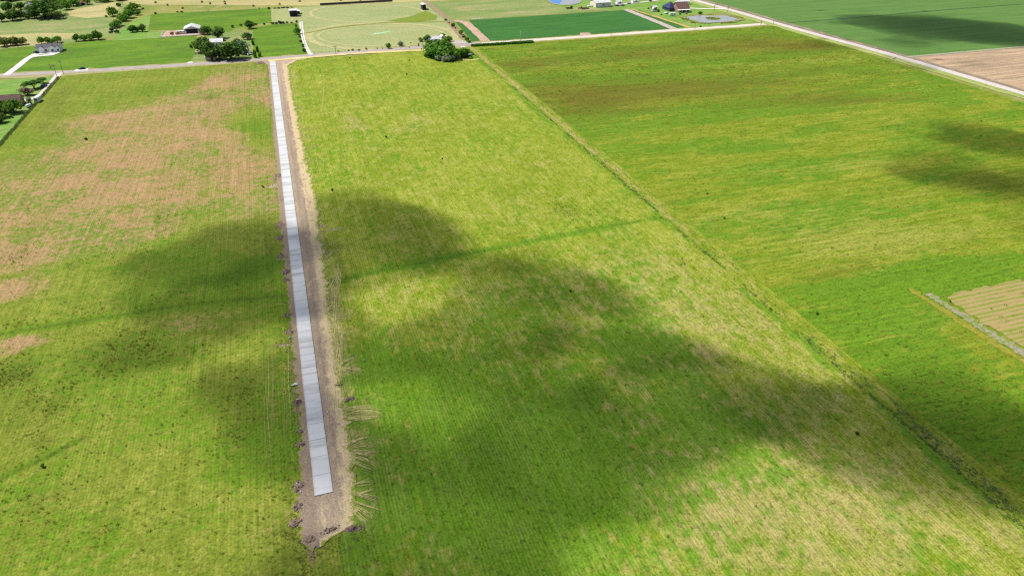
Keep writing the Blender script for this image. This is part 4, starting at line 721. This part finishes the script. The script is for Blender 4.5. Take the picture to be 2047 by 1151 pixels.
house('farmhouse', 'house with bright white metal roof behind the farmyard oaks', 0, 0, .0, 8.5, 9, 3.2, 1.5, M_WALLW, M_ROOFW, 'x', uv=centre(434, 92, 9), wins=[(-2.5, 0, 1.6, 1.1, 1.2, 'f'), (2.5, 0, 1.6, 1.1, 1.2, 'f')], doors=[(0, 0, 1, 2, 'f')])
house('shed', 'low pale pink shed under the left roadside oak', 0, 0, .04, 6.5, 3.5, 2.3, .7, M_PINK, plain('pale_shed_roof', (.62, .52, .48), .7), 'x', uv=centre(421, 120.5, 3.5), doors=[(1, 0, 1.4, 1.9, 'f')], cat='shed')
house('shed', 'small pink shed between the two roadside oaks', 0, 0, 0, 4, 3, 2.2, .8, M_PINK, M_RUST, 'x', uv=centre(442, 114, 3), doors=[(0, 0, 1.1, 1.9, 'f')], cat='shed')
house('barn', 'white-roofed shed with dark open front above the two-track lane', 0, 0, 0, 6.6, 8, 5.2, .5, M_NAVY, M_ROOFW, 'x', uv=centre(587.5, 33, 8), doors=[(0, 0, 5.4, 4.4, 'f')], cat='shed')  # navy walls and dark panel paint the unlit open front
house('shed', 'lean-to with white roof at the right of the dark open shed', 0, 0, 0, 4.2, 6, 2.8, .4, M_DARK, M_ROOFW, 'x', uv=centre(595, 28.5, 6), doors=[(0, 0, 3.2, 2.2, 'f')], cat='shed')  # dark walls and panel stand for shade under the lean-to
house('shed', 'tall narrow white-roofed hay shed with shade-black front at the meadow corner', 0, 0, 0, 3.2, 9, 4.6, .4, M_DARK, M_ROOFW, 'y', uv=centre(848.5, 20, 9), doors=[(0, 0, 2.6, 4.0, 'f')], cat='shed')  # near-black walls and panel paint the shaded side of the shed
house('barn', 'long low white barn among trees above the thicket', 0, 0, .06, 8.5, 5.5, 2.6, 1.3, M_WALLW, M_ROOFW, 'x', uv=centre(868, 84.5, 5.5), doors=[(1, 0, 1.6, 2.1, 'f')], wins=[(-2.5, 0, 1.5, 1, .9, 'f')], cat='barn')
house('shed', 'small white shed at the right end of the long low white barn', 0, 0, .2, 2.6, 3, 2.2, .8, M_WALLW, M_ROOFW, 'y', uv=centre(885, 78, 3), doors=[(0, 0, 1, 1.9, 'f')], cat='shed')
house('barn', 'long cream metal barn with pale roof by the blue pond', 0, 0, 0, 15.5, 14, 4.4, 1.6, M_WALLC, M_ROOFW, 'x', uv=centre(1206, 14.6, 14), doors=[(-4, 0, 3.4, 3.2, 'f'), (4, 0, 1.2, 2.1, 'f')], wins=[(0, 0, 2.4, 1.2, 1, 'f')], doormat=M_TRIM, cat='barn')
house('house', 'brown-roofed house with dark blue hipped left end by the grey pond', 0, 0, 0, 11.5, 13, 3.4, 4.6, M_BRICK, M_ROOFB, 'x', hip=0, uv=centre(1366.5, 24.5, 13), wins=[(-3, 0, 1.7, 1.2, 1.3, 'f'), (3, 0, 1.7, 1.2, 1.3, 'f')], doors=[(0, 0, 1.2, 2.1, 'f')])
house('house', 'dark blue metal-roofed wing at the left of the brown-roofed house', 0, 0, 0, 8.5, 14, 3.0, 4.4, M_NAVY, M_NAVY, 'x', hip=.62, uv=centre(1346.5, 22.5, 14), wins=[(-1, 0, 1.6, 1.2, 1.2, 'f')])
pc = G(1366.5, 25.5); po = empty('porch', (pc[0], pc[1]-.3, -.28)); props(po, 'white porch roof along the front of the brown-roofed house', 'porch')
bm = bmesh.new(); box(bm, (0, 0, 2.7), (12.5, 2.6, .18)); link('roof', me_bm('roof', bm), M_ROOFW, po)
for x in (-5.8, -2, 2, 5.8): q = link('post', unit_box('post', (.2, .2, 2.6), M_TRIM), None, po); q.location = (x, -1.1, 1.3)
house('garage', 'long white garage roof behind the brown-roofed house', 0, 0, 0, 12.5, 7, 3, 1.1, M_WALLW, M_ROOFW, 'x', uv=centre(1367, 9.5, 7), doors=[(2, 0, 3, 2.3, 'f')], cat='garage')
house('house', 'house with purple-brown roof at the left edge of the photo', 0, 0, 0, 17, 9.5, 2.9, 2.9, M_BRICK, M_ROOFP, 'x', uv=(G(42, 212)[0]-8.6, G(42, 212)[1]+4.6), wins=[(4, 0, 1.6, 1.4, 1.2, 'f'), (-2, 0, 1.6, 1.4, 1.2, 'f'), (0, 0, 1.6, 1.2, 1.2, 'r')], doors=[(6.5, 0, 1, 2, 'f')])
for px, py, w_, lb in [(1270, 5.5, 6.5, 'white shed at the top beside the pale lane'), (1238, 8, 5, 'small white shed right of the long cream barn'), (1310, 19, 3, 'tiny white shed left of the dark blue wing')]:
    house('shed', lb, 0, 0, .1, w_, 4, 2.4, .8, M_WALLW, M_ROOFW, 'x', uv=centre(px, py, 4), doors=[(.6, 0, 1.2, 1.9, 'f')], cat='shed')

# ------------------------------------------------------------------ ponds
B = NB('pond_water'); M_WATER = B.out(B.mix(B.noise(B.pos(), .5), (.05, .08, .10), (.09, .11, .12)), .12, .8, B.noise(B.pos(), 1.2), .12, .05)
B = NB('muddy_water'); M_WATER2 = B.out(B.mix(B.noise(B.pos((.4, 1, 1)), .25), (.20, .21, .22), (.30, .29, .26)), .25, .6, B.noise(B.pos(), 1.2), .15, .05)
M_BLUEW = plain('blue_pond_water', (.03, .16, .42), .2, .6)
poly('pond_bank', [(1090, -3), (1096, 5), (1108, 9.4), (1130, 11.4), (1148, 10), (1163, 5), (1164, -4)], Z(), M_PASTURE, 'pale bank of the blue pond', 'bank')
poly('pond', [(1094, -3), (1098, 3), (1108, 8), (1118, 9.6), (1130, 10.4), (1146, 9), (1159, 6), (1163, 2), (1150, -4), (1120, -6)], Z(), M_WATER2, 'grey part of the pond at the top of the farmstead', 'pond')
poly('pond', [(1096, -3), (1099, 2.5), (1108, 7.2), (1118, 8.6), (1123, 4), (1122, -4)], Z(), M_BLUEW, 'bright blue corner of the pond at the top', 'pond')
poly('pond_bank', [(1356, 34), (1376, 31.5), (1405, 28), (1436, 25.5), (1462, 28.5), (1492, 40), (1470, 45), (1440, 45.5), (1400, 47.5)], Z(), mottled('reedy_bank', [(.16, .18, .04), (.2, .17, .06), (.12, .17, .03)], .2), 'reedy bank round the grey pond', 'bank')
poly('pond', [(1366, 35), (1378, 33.2), (1392, 32.2), (1402, 31), (1414, 32), (1432, 31.8), (1452, 31.4), (1462, 34), (1479, 41), (1470, 43.2), (1450, 43.6), (1434, 45), (1416, 46.6), (1404, 45.2), (1390, 41.6), (1376, 38)], Z(), M_WATER2, 'grey pond between the brown-roofed house and the road', 'pond')
poly('pond_island', [(1410, 37), (1416, 35), (1428, 34.3), (1438, 35.2), (1442, 37.5), (1437, 40), (1426, 40.8), (1414, 39.5)], Z(), mottled('island_reeds', [(.16, .19, .05), (.2, .2, .08), (.12, .16, .04)], .3), 'reedy island in the grey pond', 'island')
def ring_d(U, V):
    a = G(1425, 37.6); b = G(1424, 38.5)
    isl = (((U-a[0])/6.5)**2+((V-a[1])/6)**2 < 1)*.8; rr = np.hypot((U-b[0])/24, (V-b[1])/18)
    return isl+.5*((rr > .9) & (rr < 1.2))*np.clip((fbm(U/6,V/6,3,3)-.4)*5,0,1)
tufts('pond_reeds', (G(1425, 37)[0]-28, G(1425, 37)[0]+28, G(1425, 38)[1]-22, G(1425, 38)[1]+22), 9000, ring_d, M_WEED3, 'reeds on the island and round the grey pond', (.3, .7), wd=.16, seed=23, z0=-.2, cat='reeds')

# ------------------------------------------------------------------ vehicles and small farm things
M_TYRE = plain('tyre_rubber', (.02, .02, .02), .9)
wm_ = None
def wheel_mesh(r_=.34, t_=.24):
    bm = bmesh.new(); rod(bm, (-t_/2, 0, 0), (t_/2, 0, 0), r_, seg=14); me = me_bm('wheel', bm); me.materials.append(M_TYRE); return me
WHEEL = wheel_mesh(); HUB = None
bm = bmesh.new(); rod(bm, (-.135, 0, 0), (.135, 0, 0), .19, seg=10); HUB = me_bm('rim', bm); HUB.materials.append(M_STEEL)
def add_wheel(o, x, y, r_=.34):
    q = link('wheel', WHEEL, None, o); q.location = (x, y, r_); q.scale = (1, r_/.34, r_/.34); link('rim', HUB, None, q)
def prism(bm, prof, x0, x1):
    A_ = [bm.verts.new((x0, p[0], p[1])) for p in prof]; B_ = [bm.verts.new((x1, p[0], p[1])) for p in prof]
    bm.faces.new(A_); bm.faces.new(B_[::-1])
    for i in range(len(prof)): j = (i+1) % len(prof); bm.faces.new([A_[i], B_[i], B_[j], A_[j]])
def car(px, py, rz, paint, label, pickup=False, name='car'):
    u, v = G(px, py); o = empty(name, (u, v, -.24), rz); props(o, label, 'pickup truck' if pickup else 'car')
    bm = bmesh.new()
    if pickup: prism(bm, [(-2.6, .4), (2.6, .4), (2.6, .95), (1.5, 1.1), (.5, 1.12), (.5, 1.12), (-.6, 1.12), (-.6, 1.1), (-2.6, 1.1)], -.92, .92)
    else: prism(bm, [(-2.2, .35), (2.2, .35), (2.25, .75), (1.1, .95), (-1.7, 1.0), (-2.25, .8)], -.88, .88)
    bmesh.ops.bevel(bm, geom=bm.edges[:], offset=.08, segments=2, affect='EDGES'); link('body', me_bm('body', bm, True), paint, o)
    bm = bmesh.new(); prism(bm, [(-.6, 1.0), (1.3, 1.0), (.7, 1.55), (-.5, 1.6)] if pickup else [(-1.6, .95), (1.1, .93), (.45, 1.42), (-1.1, 1.45)], -.78, .78); bmesh.ops.bevel(bm, geom=bm.edges[:], offset=.05, segments=1, affect='EDGES'); cb_ = link('window', me_bm('window', bm, True), M_GLASS, o)
    bm = bmesh.new(); box(bm, (0, .1 if pickup else -.35, 1.6 if pickup else 1.46), (1.5, 1.15 if pickup else 1.5, .06)); link('roof', me_bm('roof', bm), paint, o)
    for x in (-.8, .8):
        for y in (-1.4, 1.4): add_wheel(o, x, y)
    for x in (-.6, .6): q = link('headlight', unit_box('headlight', (.3, .06, .14), M_TRIM), None, o); q.location = (x, 2.24 if not pickup else 2.6, .7)
    return o
P_BLACK = plain('black_paint', (.012, .013, .018), .25, .5); P_WHITE = plain('white_paint', (.72, .72, .72), .3, .5); P_SILV = plain('silver_paint', (.4, .42, .45), .3, .5); P_RED = plain('red_paint', (.32, .05, .03), .4, .4); P_BLUE = plain('blue_paint', (.04, .07, .16), .3, .5)
car(164, 138.6, 1.57, P_BLACK, 'black car parked on the white culvert apron beside the road'); car(72, 106.3, .6, P_BLACK, 'black car at the left end of the white farmhouse', True, 'pickup_truck')
car(88, 173, -.5, P_BLUE, 'dark blue car on the pinkish drive under the small trees'); car(494, 110, .9, P_BLACK, 'dark car in the farmyard right of the grey-green tree'); car(498.5, 109, 1.3, P_WHITE, 'white pickup in the farmyard right of the dark car', True, 'pickup_truck')
car(1180, 13, 1.2, P_WHITE, 'white pickup left of the long cream barn', True, 'pickup_truck'); car(1226, 10.5, .3, P_SILV, 'silver pickup just right of the long cream barn', True, 'pickup_truck'); car(1233.5, 12.3, 1.4, P_BLACK, 'dark car right of the silver pickup'); car(1244, 12, 1.0, P_BLUE, 'dark blue car farthest right of the cream barn'); car(1239, 4, .8, P_WHITE, 'white car on the pale lane behind the small white shed')
car(1331, 27, .2, P_WHITE, 'white car on the lawn left of the brown-roofed house'); car(1307, 23.5, 1.2, P_SILV, 'silver car among the dark shrubs'); car(1172, 18, 1.4, P_BLUE, 'dark blue pickup beside the red tractor', True, 'pickup_truck')
def tractor(px, py, rz, paint, label):
    u, v = G(px, py); o = empty('tractor', (u, v, -.26), rz); props(o, label, 'tractor')
    bm = bmesh.new(); prism(bm, [(-.4, .7), (2.0, .7), (2.0, 1.4), (1.2, 1.55), (-.4, 1.6)], -.42, .42); bmesh.ops.bevel(bm, geom=bm.edges[:], offset=.06, segments=1, affect='EDGES'); link('hood', me_bm('hood', bm), paint, o)
    bm = bmesh.new(); prism(bm, [(-1.5, 1.1), (-.3, 1.1), (-.2, 2.4), (-1.5, 2.4)], -.7, .7); link('window', me_bm('window', bm), M_GLASS, o)
    bm = bmesh.new(); box(bm, (0, -.85, 2.48), (1.6, 1.6, .12)); link('roof', me_bm('roof', bm), paint, o)
    for x in (-.85, .85): add_wheel(o, x, -1.0, .85); add_wheel(o, x*.85, 1.5, .5)
tractor(1160, 18.4, 1.2, P_RED, 'red tractor left of the long cream barn'); tractor(1141, 17.6, 1.9, plain('dark_green_paint', (.02, .06, .03), .4), 'dark tractor below the blue pond')
def wagon(px, py, rz, l, col, label, name='farm_trailer', high=.7):
    u, v = G(px, py); o = empty(name, (u, v, -.26), rz); props(o, label, 'trailer')
    bm = bmesh.new(); box(bm, (0, 0, .75), (2.0, l, .16)); box(bm, (0, l/2+.6, .7), (.12, 1.2, .1)); link('deck', me_bm('deck', bm), col, o)
    for x in (-.97, .97): q = link('side_board', unit_box('side_board', (.06, l, high), col), None, o); q.location = (x, 0, .83+high/2)
    for x in (-.85, .85): add_wheel(o, x, -l*.2); add_wheel(o, x, l*.1)
wagon(1135, 18, 1.4, 4, M_RUST, 'rust red farm trailer below the blue pond'); wagon(1165.5, 18.6, 1.5, 3.5, M_RUST, 'rust red trailer right of the red tractor'); wagon(1257, 8, 1.4, 4, M_TRIM, 'white trailer on the pale lane right of the cream barn'); wagon(493, 104.5, 1.2, 3.5, M_STEEL, 'grey trailer behind the farmyard cars'); wagon(404, 68, 1.4, 4, M_RUST, 'rusty trailer at the right end of the dirt lot')
def camper(px, py, rz, l, label, hgt=2.7):
    u, v = G(px, py); o = empty('camper_trailer', (u, v, -.24), rz); props(o, label, 'camper')
    bm = bmesh.new(); box(bm, (0, 0, .55+hgt/2), (2.3, l, hgt)); bmesh.ops.bevel(bm, geom=bm.edges[:], offset=.18, segments=2, affect='EDGES'); link('body', me_bm('body', bm), P_WHITE, o)
    for y in (-l*.3, .1, l*.3):
        for x in (-1.16, 1.16): q = link('window', unit_box('window', (.08, .9, .7), M_GLASS), None, o); q.location = (x, y, 1.9)
    q = link('window', unit_box('window', (1.5, .08, .8), M_GLASS), None, o); q.location = (0, -l/2-.02, 1.9)
    q = link('door', unit_box('door', (.06, .7, 1.9), M_TRIM), None, o); q.location = (1.17, -l*.15, 1.6)
    bm = bmesh.new(); box(bm, (0, l/2+.5, .6), (.12, 1.2, .12)); link('hitch', me_bm('hitch', bm), M_STEEL, o)
    for x in (-1, 1): add_wheel(o, x, -.4); add_wheel(o, x, .5)
camper(77.5, 203, -.15, 6.0, 'white camper with dark windows parked by the fence'); camper(1344, 32, 1.3, 5.0, 'white trailer on the lawn left of the grey pond', 2.2); camper(399, 65.5, .1, 4, 'white trailer right of the open white-roofed barn', 2.0); camper(363, 67.5, 1.5, 8, 'long white trailer on the dirt lot', 1.8)
def tank(px, py, rz, label, l=3.2, r_=.75, mat=None):
    u, v = G(px, py); o = empty('propane_tank', (u, v, -.22), rz); props(o, label, 'tank')
    bm = bmesh.new(); rod(bm, (0, -l/2, r_+.35), (0, l/2, r_+.35), r_, seg=14)
    for s in (-1, 1): bmesh.ops.create_uvsphere(bm, u_segments=14, v_segments=8, radius=r_, matrix=Matrix.Translation((0, s*l/2, r_+.35)) @ Matrix.Diagonal((1, .6, 1, 1)))
    link('shell', me_bm('shell', bm, True), mat or P_WHITE, o)
    for s in (-1, 1): q = link('leg', unit_box('leg', (r_*1.4, .2, .5), M_STEEL), None, o); q.location = (0, s*l*.3, .25)
    q = link('dome', unit_box('dome', (.4, .4, .3), M_STEEL), None, o); q.location = (0, 0, 2*r_+.45)
tank(57.5, 214, -.35, 'white propane tank on the lawn left of the fence'); tank(355, 69.5, 1.5, 'rusty tank on the dirt lot', 2, 1.0, M_RUST); tank(344, 70, 1.2, 'brown tank at the left of the dirt lot', 1.8, 1.1, plain('brown_tank', (.18, .1, .06), .7))
# fence of pale rails round the dirt lot
def fence(name, pts, step, hgt, mat, rails, label, r_=.06, rail_r=.03):
    P = resample([G(*p) for p in pts], step); o = empty(name, (*P[0], -.3)); props(o, label, 'fence'); P0 = P[0]
    pm = (round(hgt, 2), r_, mat.name)
    if pm not in WIN:
        bm = bmesh.new(); rod(bm, (0, 0, -.2), (0, 0, hgt), r_, seg=6); WIN[pm] = me_bm('post', bm); WIN[pm].materials.append(mat)
    for p in P: q = link('post', WIN[pm], None, o); q.location = (p[0]-P0[0], p[1]-P0[1], .05*math.sin(p[0]))
    for zr in rails:
        bm = bmesh.new()
        for a, b in zip(P[:-1], P[1:]): rod(bm, (a[0]-P0[0], a[1]-P0[1], zr), (b[0]-P0[0], b[1]-P0[1], zr), rail_r, seg=4)
        link('rail', me_bm('rail', bm), mat, o)
fence('corral_fence', [(321, 74.5), (345, 73.2), (380, 72), (411, 68)], 3.0, 1.5, M_TRIM, (.5, .95, 1.4), 'pale rail fence along the front of the dirt lot', .08, .07)
fence('corral_fence', [(321, 74.5), (325, 68), (329, 62.5)], 3.0, 1.5, M_TRIM, (.5, .95, 1.4), 'pale rail fence at the left end of the dirt lot', .08, .07)
M_POST = plain('weathered_post', (.16, .13, .11), .9)
fence('wire_fence', [(628, 106.5), (720, 100.5), (850, 91.2)], 5, 1.3, M_POST, (.5, .9, 1.2), 'wire fence along the road below the oval meadow', .09, .012)
fence('wire_fence', [(-20, 309), (0, 290), (40, 243), (90, 190), (118, 156)], 5, 1.4, M_POST, (.5, .9, 1.3), 'wire fence between the house lawn and the west pasture', .08, .012)
fence('wire_fence', [(230, 76), (175, 78.5), (120, 89)], 6, 1.3, M_POST, (.5, .9, 1.2), 'wire fence at the top of the bright meadow', .09, .012)
# dark panel fence along the top of the meadow
P = resample([G(640, 11), G(785, 3.2)], 5.0); o = empty('panel_fence', (*P[0], -.3)); props(o, 'long dark grey panel fence at the top edge of the oval meadow', 'fence'); M_PANEL = plain('dark_grey_panel', (.06, .062, .07), .8)
ang = math.atan2(P[1][1]-P[0][1], P[1][0]-P[0][0])
for a, b in zip(P[:-1], P[1:]):
    ln = float(np.linalg.norm(b-a)); q = link('panel', unit_box('panel', (round(ln-.2, 2), .1, 2.0), M_PANEL), None, o); q.location = ((a[0]+b[0])/2-P[0][0], (a[1]+b[1])/2-P[0][1], 1.1); q.rotation_euler = (0, 0, ang)
    q = link('post', unit_box('post', (.16, .16, 2.3), M_POST), None, o); q.location = (a[0]-P[0][0], a[1]-P[0][1], 1.15)
# hay bales
bm = bmesh.new(); rod(bm, (-.75, 0, 0), (.75, 0, 0), .85, seg=16); bmesh.ops.bevel(bm, geom=[e for e in bm.edges if abs(e.verts[0].co.x-e.verts[1].co.x) < .01], offset=.12, segments=2, affect='EDGES'); BALE = me_bm('hay_bale', bm, True); BALE.materials.append(plain('baled_hay', (.27, .2, .1), .95, .05, .3, 3))
BL = [(261, 8), (286, 18.5), (311, 6), (365, 17.5), (403.5, 5), (420, 8), (449, 5), (450, 8.6), (506.5, 13), (559, 9.5), (599, 3.5), (681, 1.5), (335, 11), (720, 1)]
for i, (px, py) in enumerate(sorted(BL)):
    u, v = G(px, py); o = link('hay_bale', BALE); o.location = (u, v, .55); o.rotation_euler = (0, 0, i*1.1); o.scale = (1.15, 1.15, 1.15)
    props(o, (ORD[i] if i < 12 else ['', 'second from right', 'rightmost'][i-11]) + ' round tan hay bale in the mown hay field at the top', 'hay bale', 'round bales in the hay field')
# white bags in a row at the crop edge
bm = bmesh.new(); bmesh.ops.create_uvsphere(bm, u_segments=10, v_segments=6, radius=.5); BAG = me_bm('white_sack', bm, True); BAG.materials.append(P_WHITE)
for i, px in enumerate((946, 949.5, 952.5, 956, 959.5, 963, 966)):
    u, v = G(px, 38.6-(px-946)*.06); o = link('white_sack', BAG); o.location = (u, v, .0); o.scale = (1.2, .9, .8)
    props(o, f'{ordn(i, 7)} white sack in the dotted row above the dark crop', 'sack', 'white sacks above the dark crop')
u, v = G(940, 111); o = link('feed_sack', BAG.copy()); o.data.materials[0] = plain('purple_cover', (.22, .13, .24), .7); o.location = (u, v, .4); o.scale = (4.5, 3, 1.7); props(o, 'purple covered heap at the right of the thicket', 'covered heap')
# utility poles
M_POLE = plain('creosoted_pole', (.11, .09, .08), .9); M_POLE2 = plain('pale_pole', (.38, .36, .34), .8)
def pole(px, pyb, pyt, label, arm=True, mat=None, rz=0, r_=.16):
    u, v = G(px, pyb); h_ = HGT(px, pyb, pyt); o = empty('utility_pole', (u, v, -.3), rz); props(o, label, 'utility pole', 'wooden utility poles')
    bm = bmesh.new(); rod(bm, (0, 0, -.3), (0, 0, h_+.3), r_, r_*.7, 8); link('shaft', me_bm('shaft', bm, True), mat or M_POLE, o)
    if arm:
        bm = bmesh.new(); box(bm, (0, -.16, h_-.5), (2.6, .12, .16)); rod(bm, (-.8, -.14, h_-.55), (0, -.1, h_-1.4), .04, seg=5); rod(bm, (.8, -.14, h_-.55), (0, -.1, h_-1.4), .04, seg=5); a_ = link('crossarm', me_bm('crossarm', bm), mat or M_POLE, o)
        for x in (-1.15, -.4, .4, 1.15): q = link('insulator', unit_box('insulator', (.12, .12, .26), M_STEEL), None, a_); q.location = (x, -.16, h_-.3)
        bm = bmesh.new(); rod(bm, (.32, -.1, h_-2.6), (.32, -.1, h_-1.7), .24, seg=10); link('transformer', me_bm('transformer', bm, True), M_STEEL, o)
pole(115.6, 159, 129, 'utility pole in the house lawn corner with a leaning look, left of its pair'); pole(127.4, 149, 121, 'utility pole with crossarm at the pinkish drive mouth, right of its pair'); pole(102, 138, 126.5, 'thin pole in the meadow beyond the road left of the pole pair', False)
pole(488, 124, 104, 'utility pole by the road in front of the farmyard', False); pole(671.5, 107.6, 91, 'utility pole by the road below the oval meadow'); pole(1040.5, 83.5, 63, 'pale utility pole before the dark crop', False, M_POLE2); pole(1221.5, 72, 58, 'utility pole by the gravel road below the dark crop'); pole(1389, 58.5, 44, 'utility pole by the gravel road below the grey pond', False)
pole(1427, 24.5, 10.5, 'utility pole by the white house drive', True); pole(1454.5, 24.5, 11.5, 'utility pole right of the white house drive beside the road', True); pole(1520.5, 51, 41.5, 'utility pole just left of the road junction'); pole(1545.5, 48, 39.5, 'pole at the road junction', False); pole(845.6, 92.5, 76, 'utility pole left of the thicket', False); pole(1561, 42, 38, 'short yellow marker post at the junction', False, plain('yellow_post', (.5, .35, .05), .6), 0, .25)
# culvert pipe by the right road
u, v = G(1787, 117); o = empty('culvert_pipe', (u, v, -.1), 0); props(o, 'pale culvert pipe end in the verge of the right-hand road', 'culvert')
bm = bmesh.new(); rod(bm, (-1.6, 0, .3), (1.6, 0, .3), .45, seg=12); link('pipe', me_bm('pipe', bm, True), M_GRAVEL, o); bm = bmesh.new(); box(bm, (-1.7, 0, .25), (.25, 1.4, .9)); link('headwall', me_bm('headwall', bm), M_GRAVEL, o)

# ------------------------------------------------------------------ spoil heaps and rubble beside the driveway
M_CLOD = mottled('dark_clods', [(.15, .105, .08), (.21, .15, .115), (.10, .075, .06)], .8, bump=.8); M_CHUNK = plain('broken_concrete', (.58, .56, .54), .85, .1, .1, 4); M_DRYCL = mottled('dry_clods', [(.26, .19, .14), (.33, .25, .17), (.2, .15, .11)], .8, bump=.8)
def clod_mesh(seed):
    bm = bmesh.new(); bmesh.ops.create_icosphere(bm, subdivisions=1, radius=.5)
    r = random.Random(seed)
    for v_ in bm.verts: v_.co *= r.uniform(.65, 1.2); v_.co.z *= .7
    return me_bm('clod', bm)
CLODS = []
for mt in (M_CLOD, M_DRYCL, M_CHUNK):
    L_ = [clod_mesh(i+len(CLODS)*7) for i in range(4)]
    for q in L_: q.materials.append(mt)
    CLODS.append(L_)
def heap(px, py, wu, wv, hgt, label, n=14, dry=False, name='dirt_pile', chunks=0):
    u, v = G(px, py); r = random.Random(int(px*7+py)); o = empty(name, (u, v, .0), 0); props(o, label, 'dirt pile', 'spoil heaps along the dirt track')
    nx = 18; g_ = np.linspace(-1, 1, nx); X, Y = np.meshgrid(g_, g_); R = np.hypot(X, Y)*(1+.55*(fbm(X*1.6+px, Y*1.6+py, 3)-.5)*2)
    Zz = np.clip(1-R, -.05, 1)**.8*hgt*(.5+fbm(X*4+px, Y*4, 3)) if False else np.maximum(1-R, 0)**.8*hgt*(.45+1.1*fbm(X*4+px, Y*4+py, 3))-.12
    i_ = np.arange(nx-1)[:, None]*nx+np.arange(nx-1)[None]; Q = np.stack([i_, i_+1, i_+nx+1, i_+nx], -1).reshape(-1, 4); Rf = R.ravel(); Q = Q[(Rf[Q] < 1.08).all(1)]
    Pm = np.stack([X*wu, Y*wv, Zz], -1).reshape(-1, 3); us_ = np.unique(Q); re_ = np.full(nx*nx, -1); re_[us_] = np.arange(len(us_))
    link('mound', me_np('mound', Pm[us_], re_[Q], None, False), M_DRYCL if dry else M_CLOD, o)
    for k_ in range(n):
        a_, q_ = r.uniform(0, 6.28), r.uniform(.2, 1.1); c = link('clod', r.choice(CLODS[1 if dry or r.random() < .4 else 0]), None, o); s_ = r.uniform(.25, .7)*min(1, hgt+.4)
        c.location = (math.cos(a_)*q_*wu, math.sin(a_)*q_*wv, max(0, 1-q_)*hgt*.7+.1); c.scale = (s_*1.2, s_, s_); c.rotation_euler = (r.random()*3, r.random()*3, r.random()*6)
HP = [(556, 352, 2.2, 4.0, .6, 'dirt heap left of the driveway level with the upper cloud shadow edge'), (548, 372, 2.5, 2.5, .4, 'low brown heap spilling into the pasture near the upper shadow edge'), (560, 450, 2.0, 4.0, .6, 'long dirt heap left of the driveway in deep shadow'), (560, 476, 1.8, 2.6, .7, 'dark clod heap just below the long shaded heap'), (563, 512, 2.0, 2.2, .5, 'dirt heap midway down the shaded driveway'), (572, 545, 1.8, 2.2, .9, 'dark dirt heap with a white chunk in the shade'),
      (573, 560, 1.4, 1.2, .6, 'small dark heap directly below the heap with a white chunk'), (577, 630, 1.7, 1.6, .6, 'dark dirt heap above the brown spit of soil'), (580, 664, 1.8, 1.6, .5, 'brown heap at the top of the soil spit'), (568, 690, 3.0, .9, .25, 'flat brown spit of soil reaching into the west pasture'), (595, 805, 1.5, 1.2, .9, 'dark lumpy heap with pale boulder beside the lower driveway'), (599, 888, 1.5, 1.1, .6, 'dark flat heap low on the left of the driveway'), (601, 862, 1.0, .9, .5, 'small pinkish clod heap above the dark flat heap'),
      (598, 972, 1.7, 2.0, .6, 'brown heap with white rubble beside the driveway end'), (596, 1010, 1.4, 1.6, .6, 'brown heap below the rubble heap'), (592, 1045, 1.5, 1.4, .6, 'brown clod heap at the left edge of the dirt pad'), (616, 1078, 1.6, 1.3, .7, 'dark heap at the bottom tip of the dirt pad'), (660, 1058, 2.2, 1.0, .6, 'brown clod ridge at the front edge of the dirt pad'), (705, 1056, 2.0, 1.1, .7, 'brown clod heap at the right front corner of the dirt pad'),
      (699, 798, 1.7, .9, .6, 'rounded dirt heap on the right edge of the track'), (680, 770, 1.2, .6, .35, 'small flat heap right of the track above the rounded heap'), (660, 598, 2.0, 1.0, .35, 'flat heap on the right of the track by the first fan of wheel marks'), (640, 452, 1.8, 1.3, .4, 'small brown heap on the right of the shaded track'), (520, 126, 3.2, 3.5, 1.0, 'dark mound at the road left of the driveway mouth')]
for i, (px, py, a_, b_, h_, lb) in enumerate(HP): heap(px, py, a_, b_, h_, lb, 12, dry=(i in (1, 9, 21, 22)))
for i, (px, py, s_, lb) in enumerate([(592, 769, 1.1, 'largest white concrete chunk left of the lower driveway'), (586, 771, .7, 'smaller white chunk just left of the largest one'), (594, 800, .7, 'pale boulder on the dark lumpy heap'), (573, 546, .5, 'white chunk on the shaded dark heap'), (579, 676, .6, 'white chunk at the soil spit'), (601, 984, .5, 'white chunk on the rubble heap'), (594, 968, .45, 'left white chunk on top of the rubble heap'), (599, 970, .4, 'right white chunk on top of the rubble heap'),
        (655, 825, .5, 'white chunk right of the driveway in the dirt'), (669, 730, .5, 'white chunk at the track edge by the upper fan of marks'), (646, 539, .6, 'white chunk in the straw right of the track'), (647, 563, .6, 'white chunk just below the one in the straw'), (530, 179, .8, 'small white chunk left of the upper driveway'), (541, 199, .7, 'white chunk close to the upper driveway edge'), (652, 872, .35, 'small white chunk on the right edge of the lower driveway'), (600, 858, .35, 'white chunk on the pinkish clod heap')]):
    u, v = G(px, py); o = link('concrete_chunk', CLODS[2][i % 4]); o.location = (u, v, .28); o.scale = (s_*1.3, s_, s_); o.rotation_euler = (.4*i, .3, i*1.7); props(o, lb, 'concrete chunk', 'white rubble along the track')
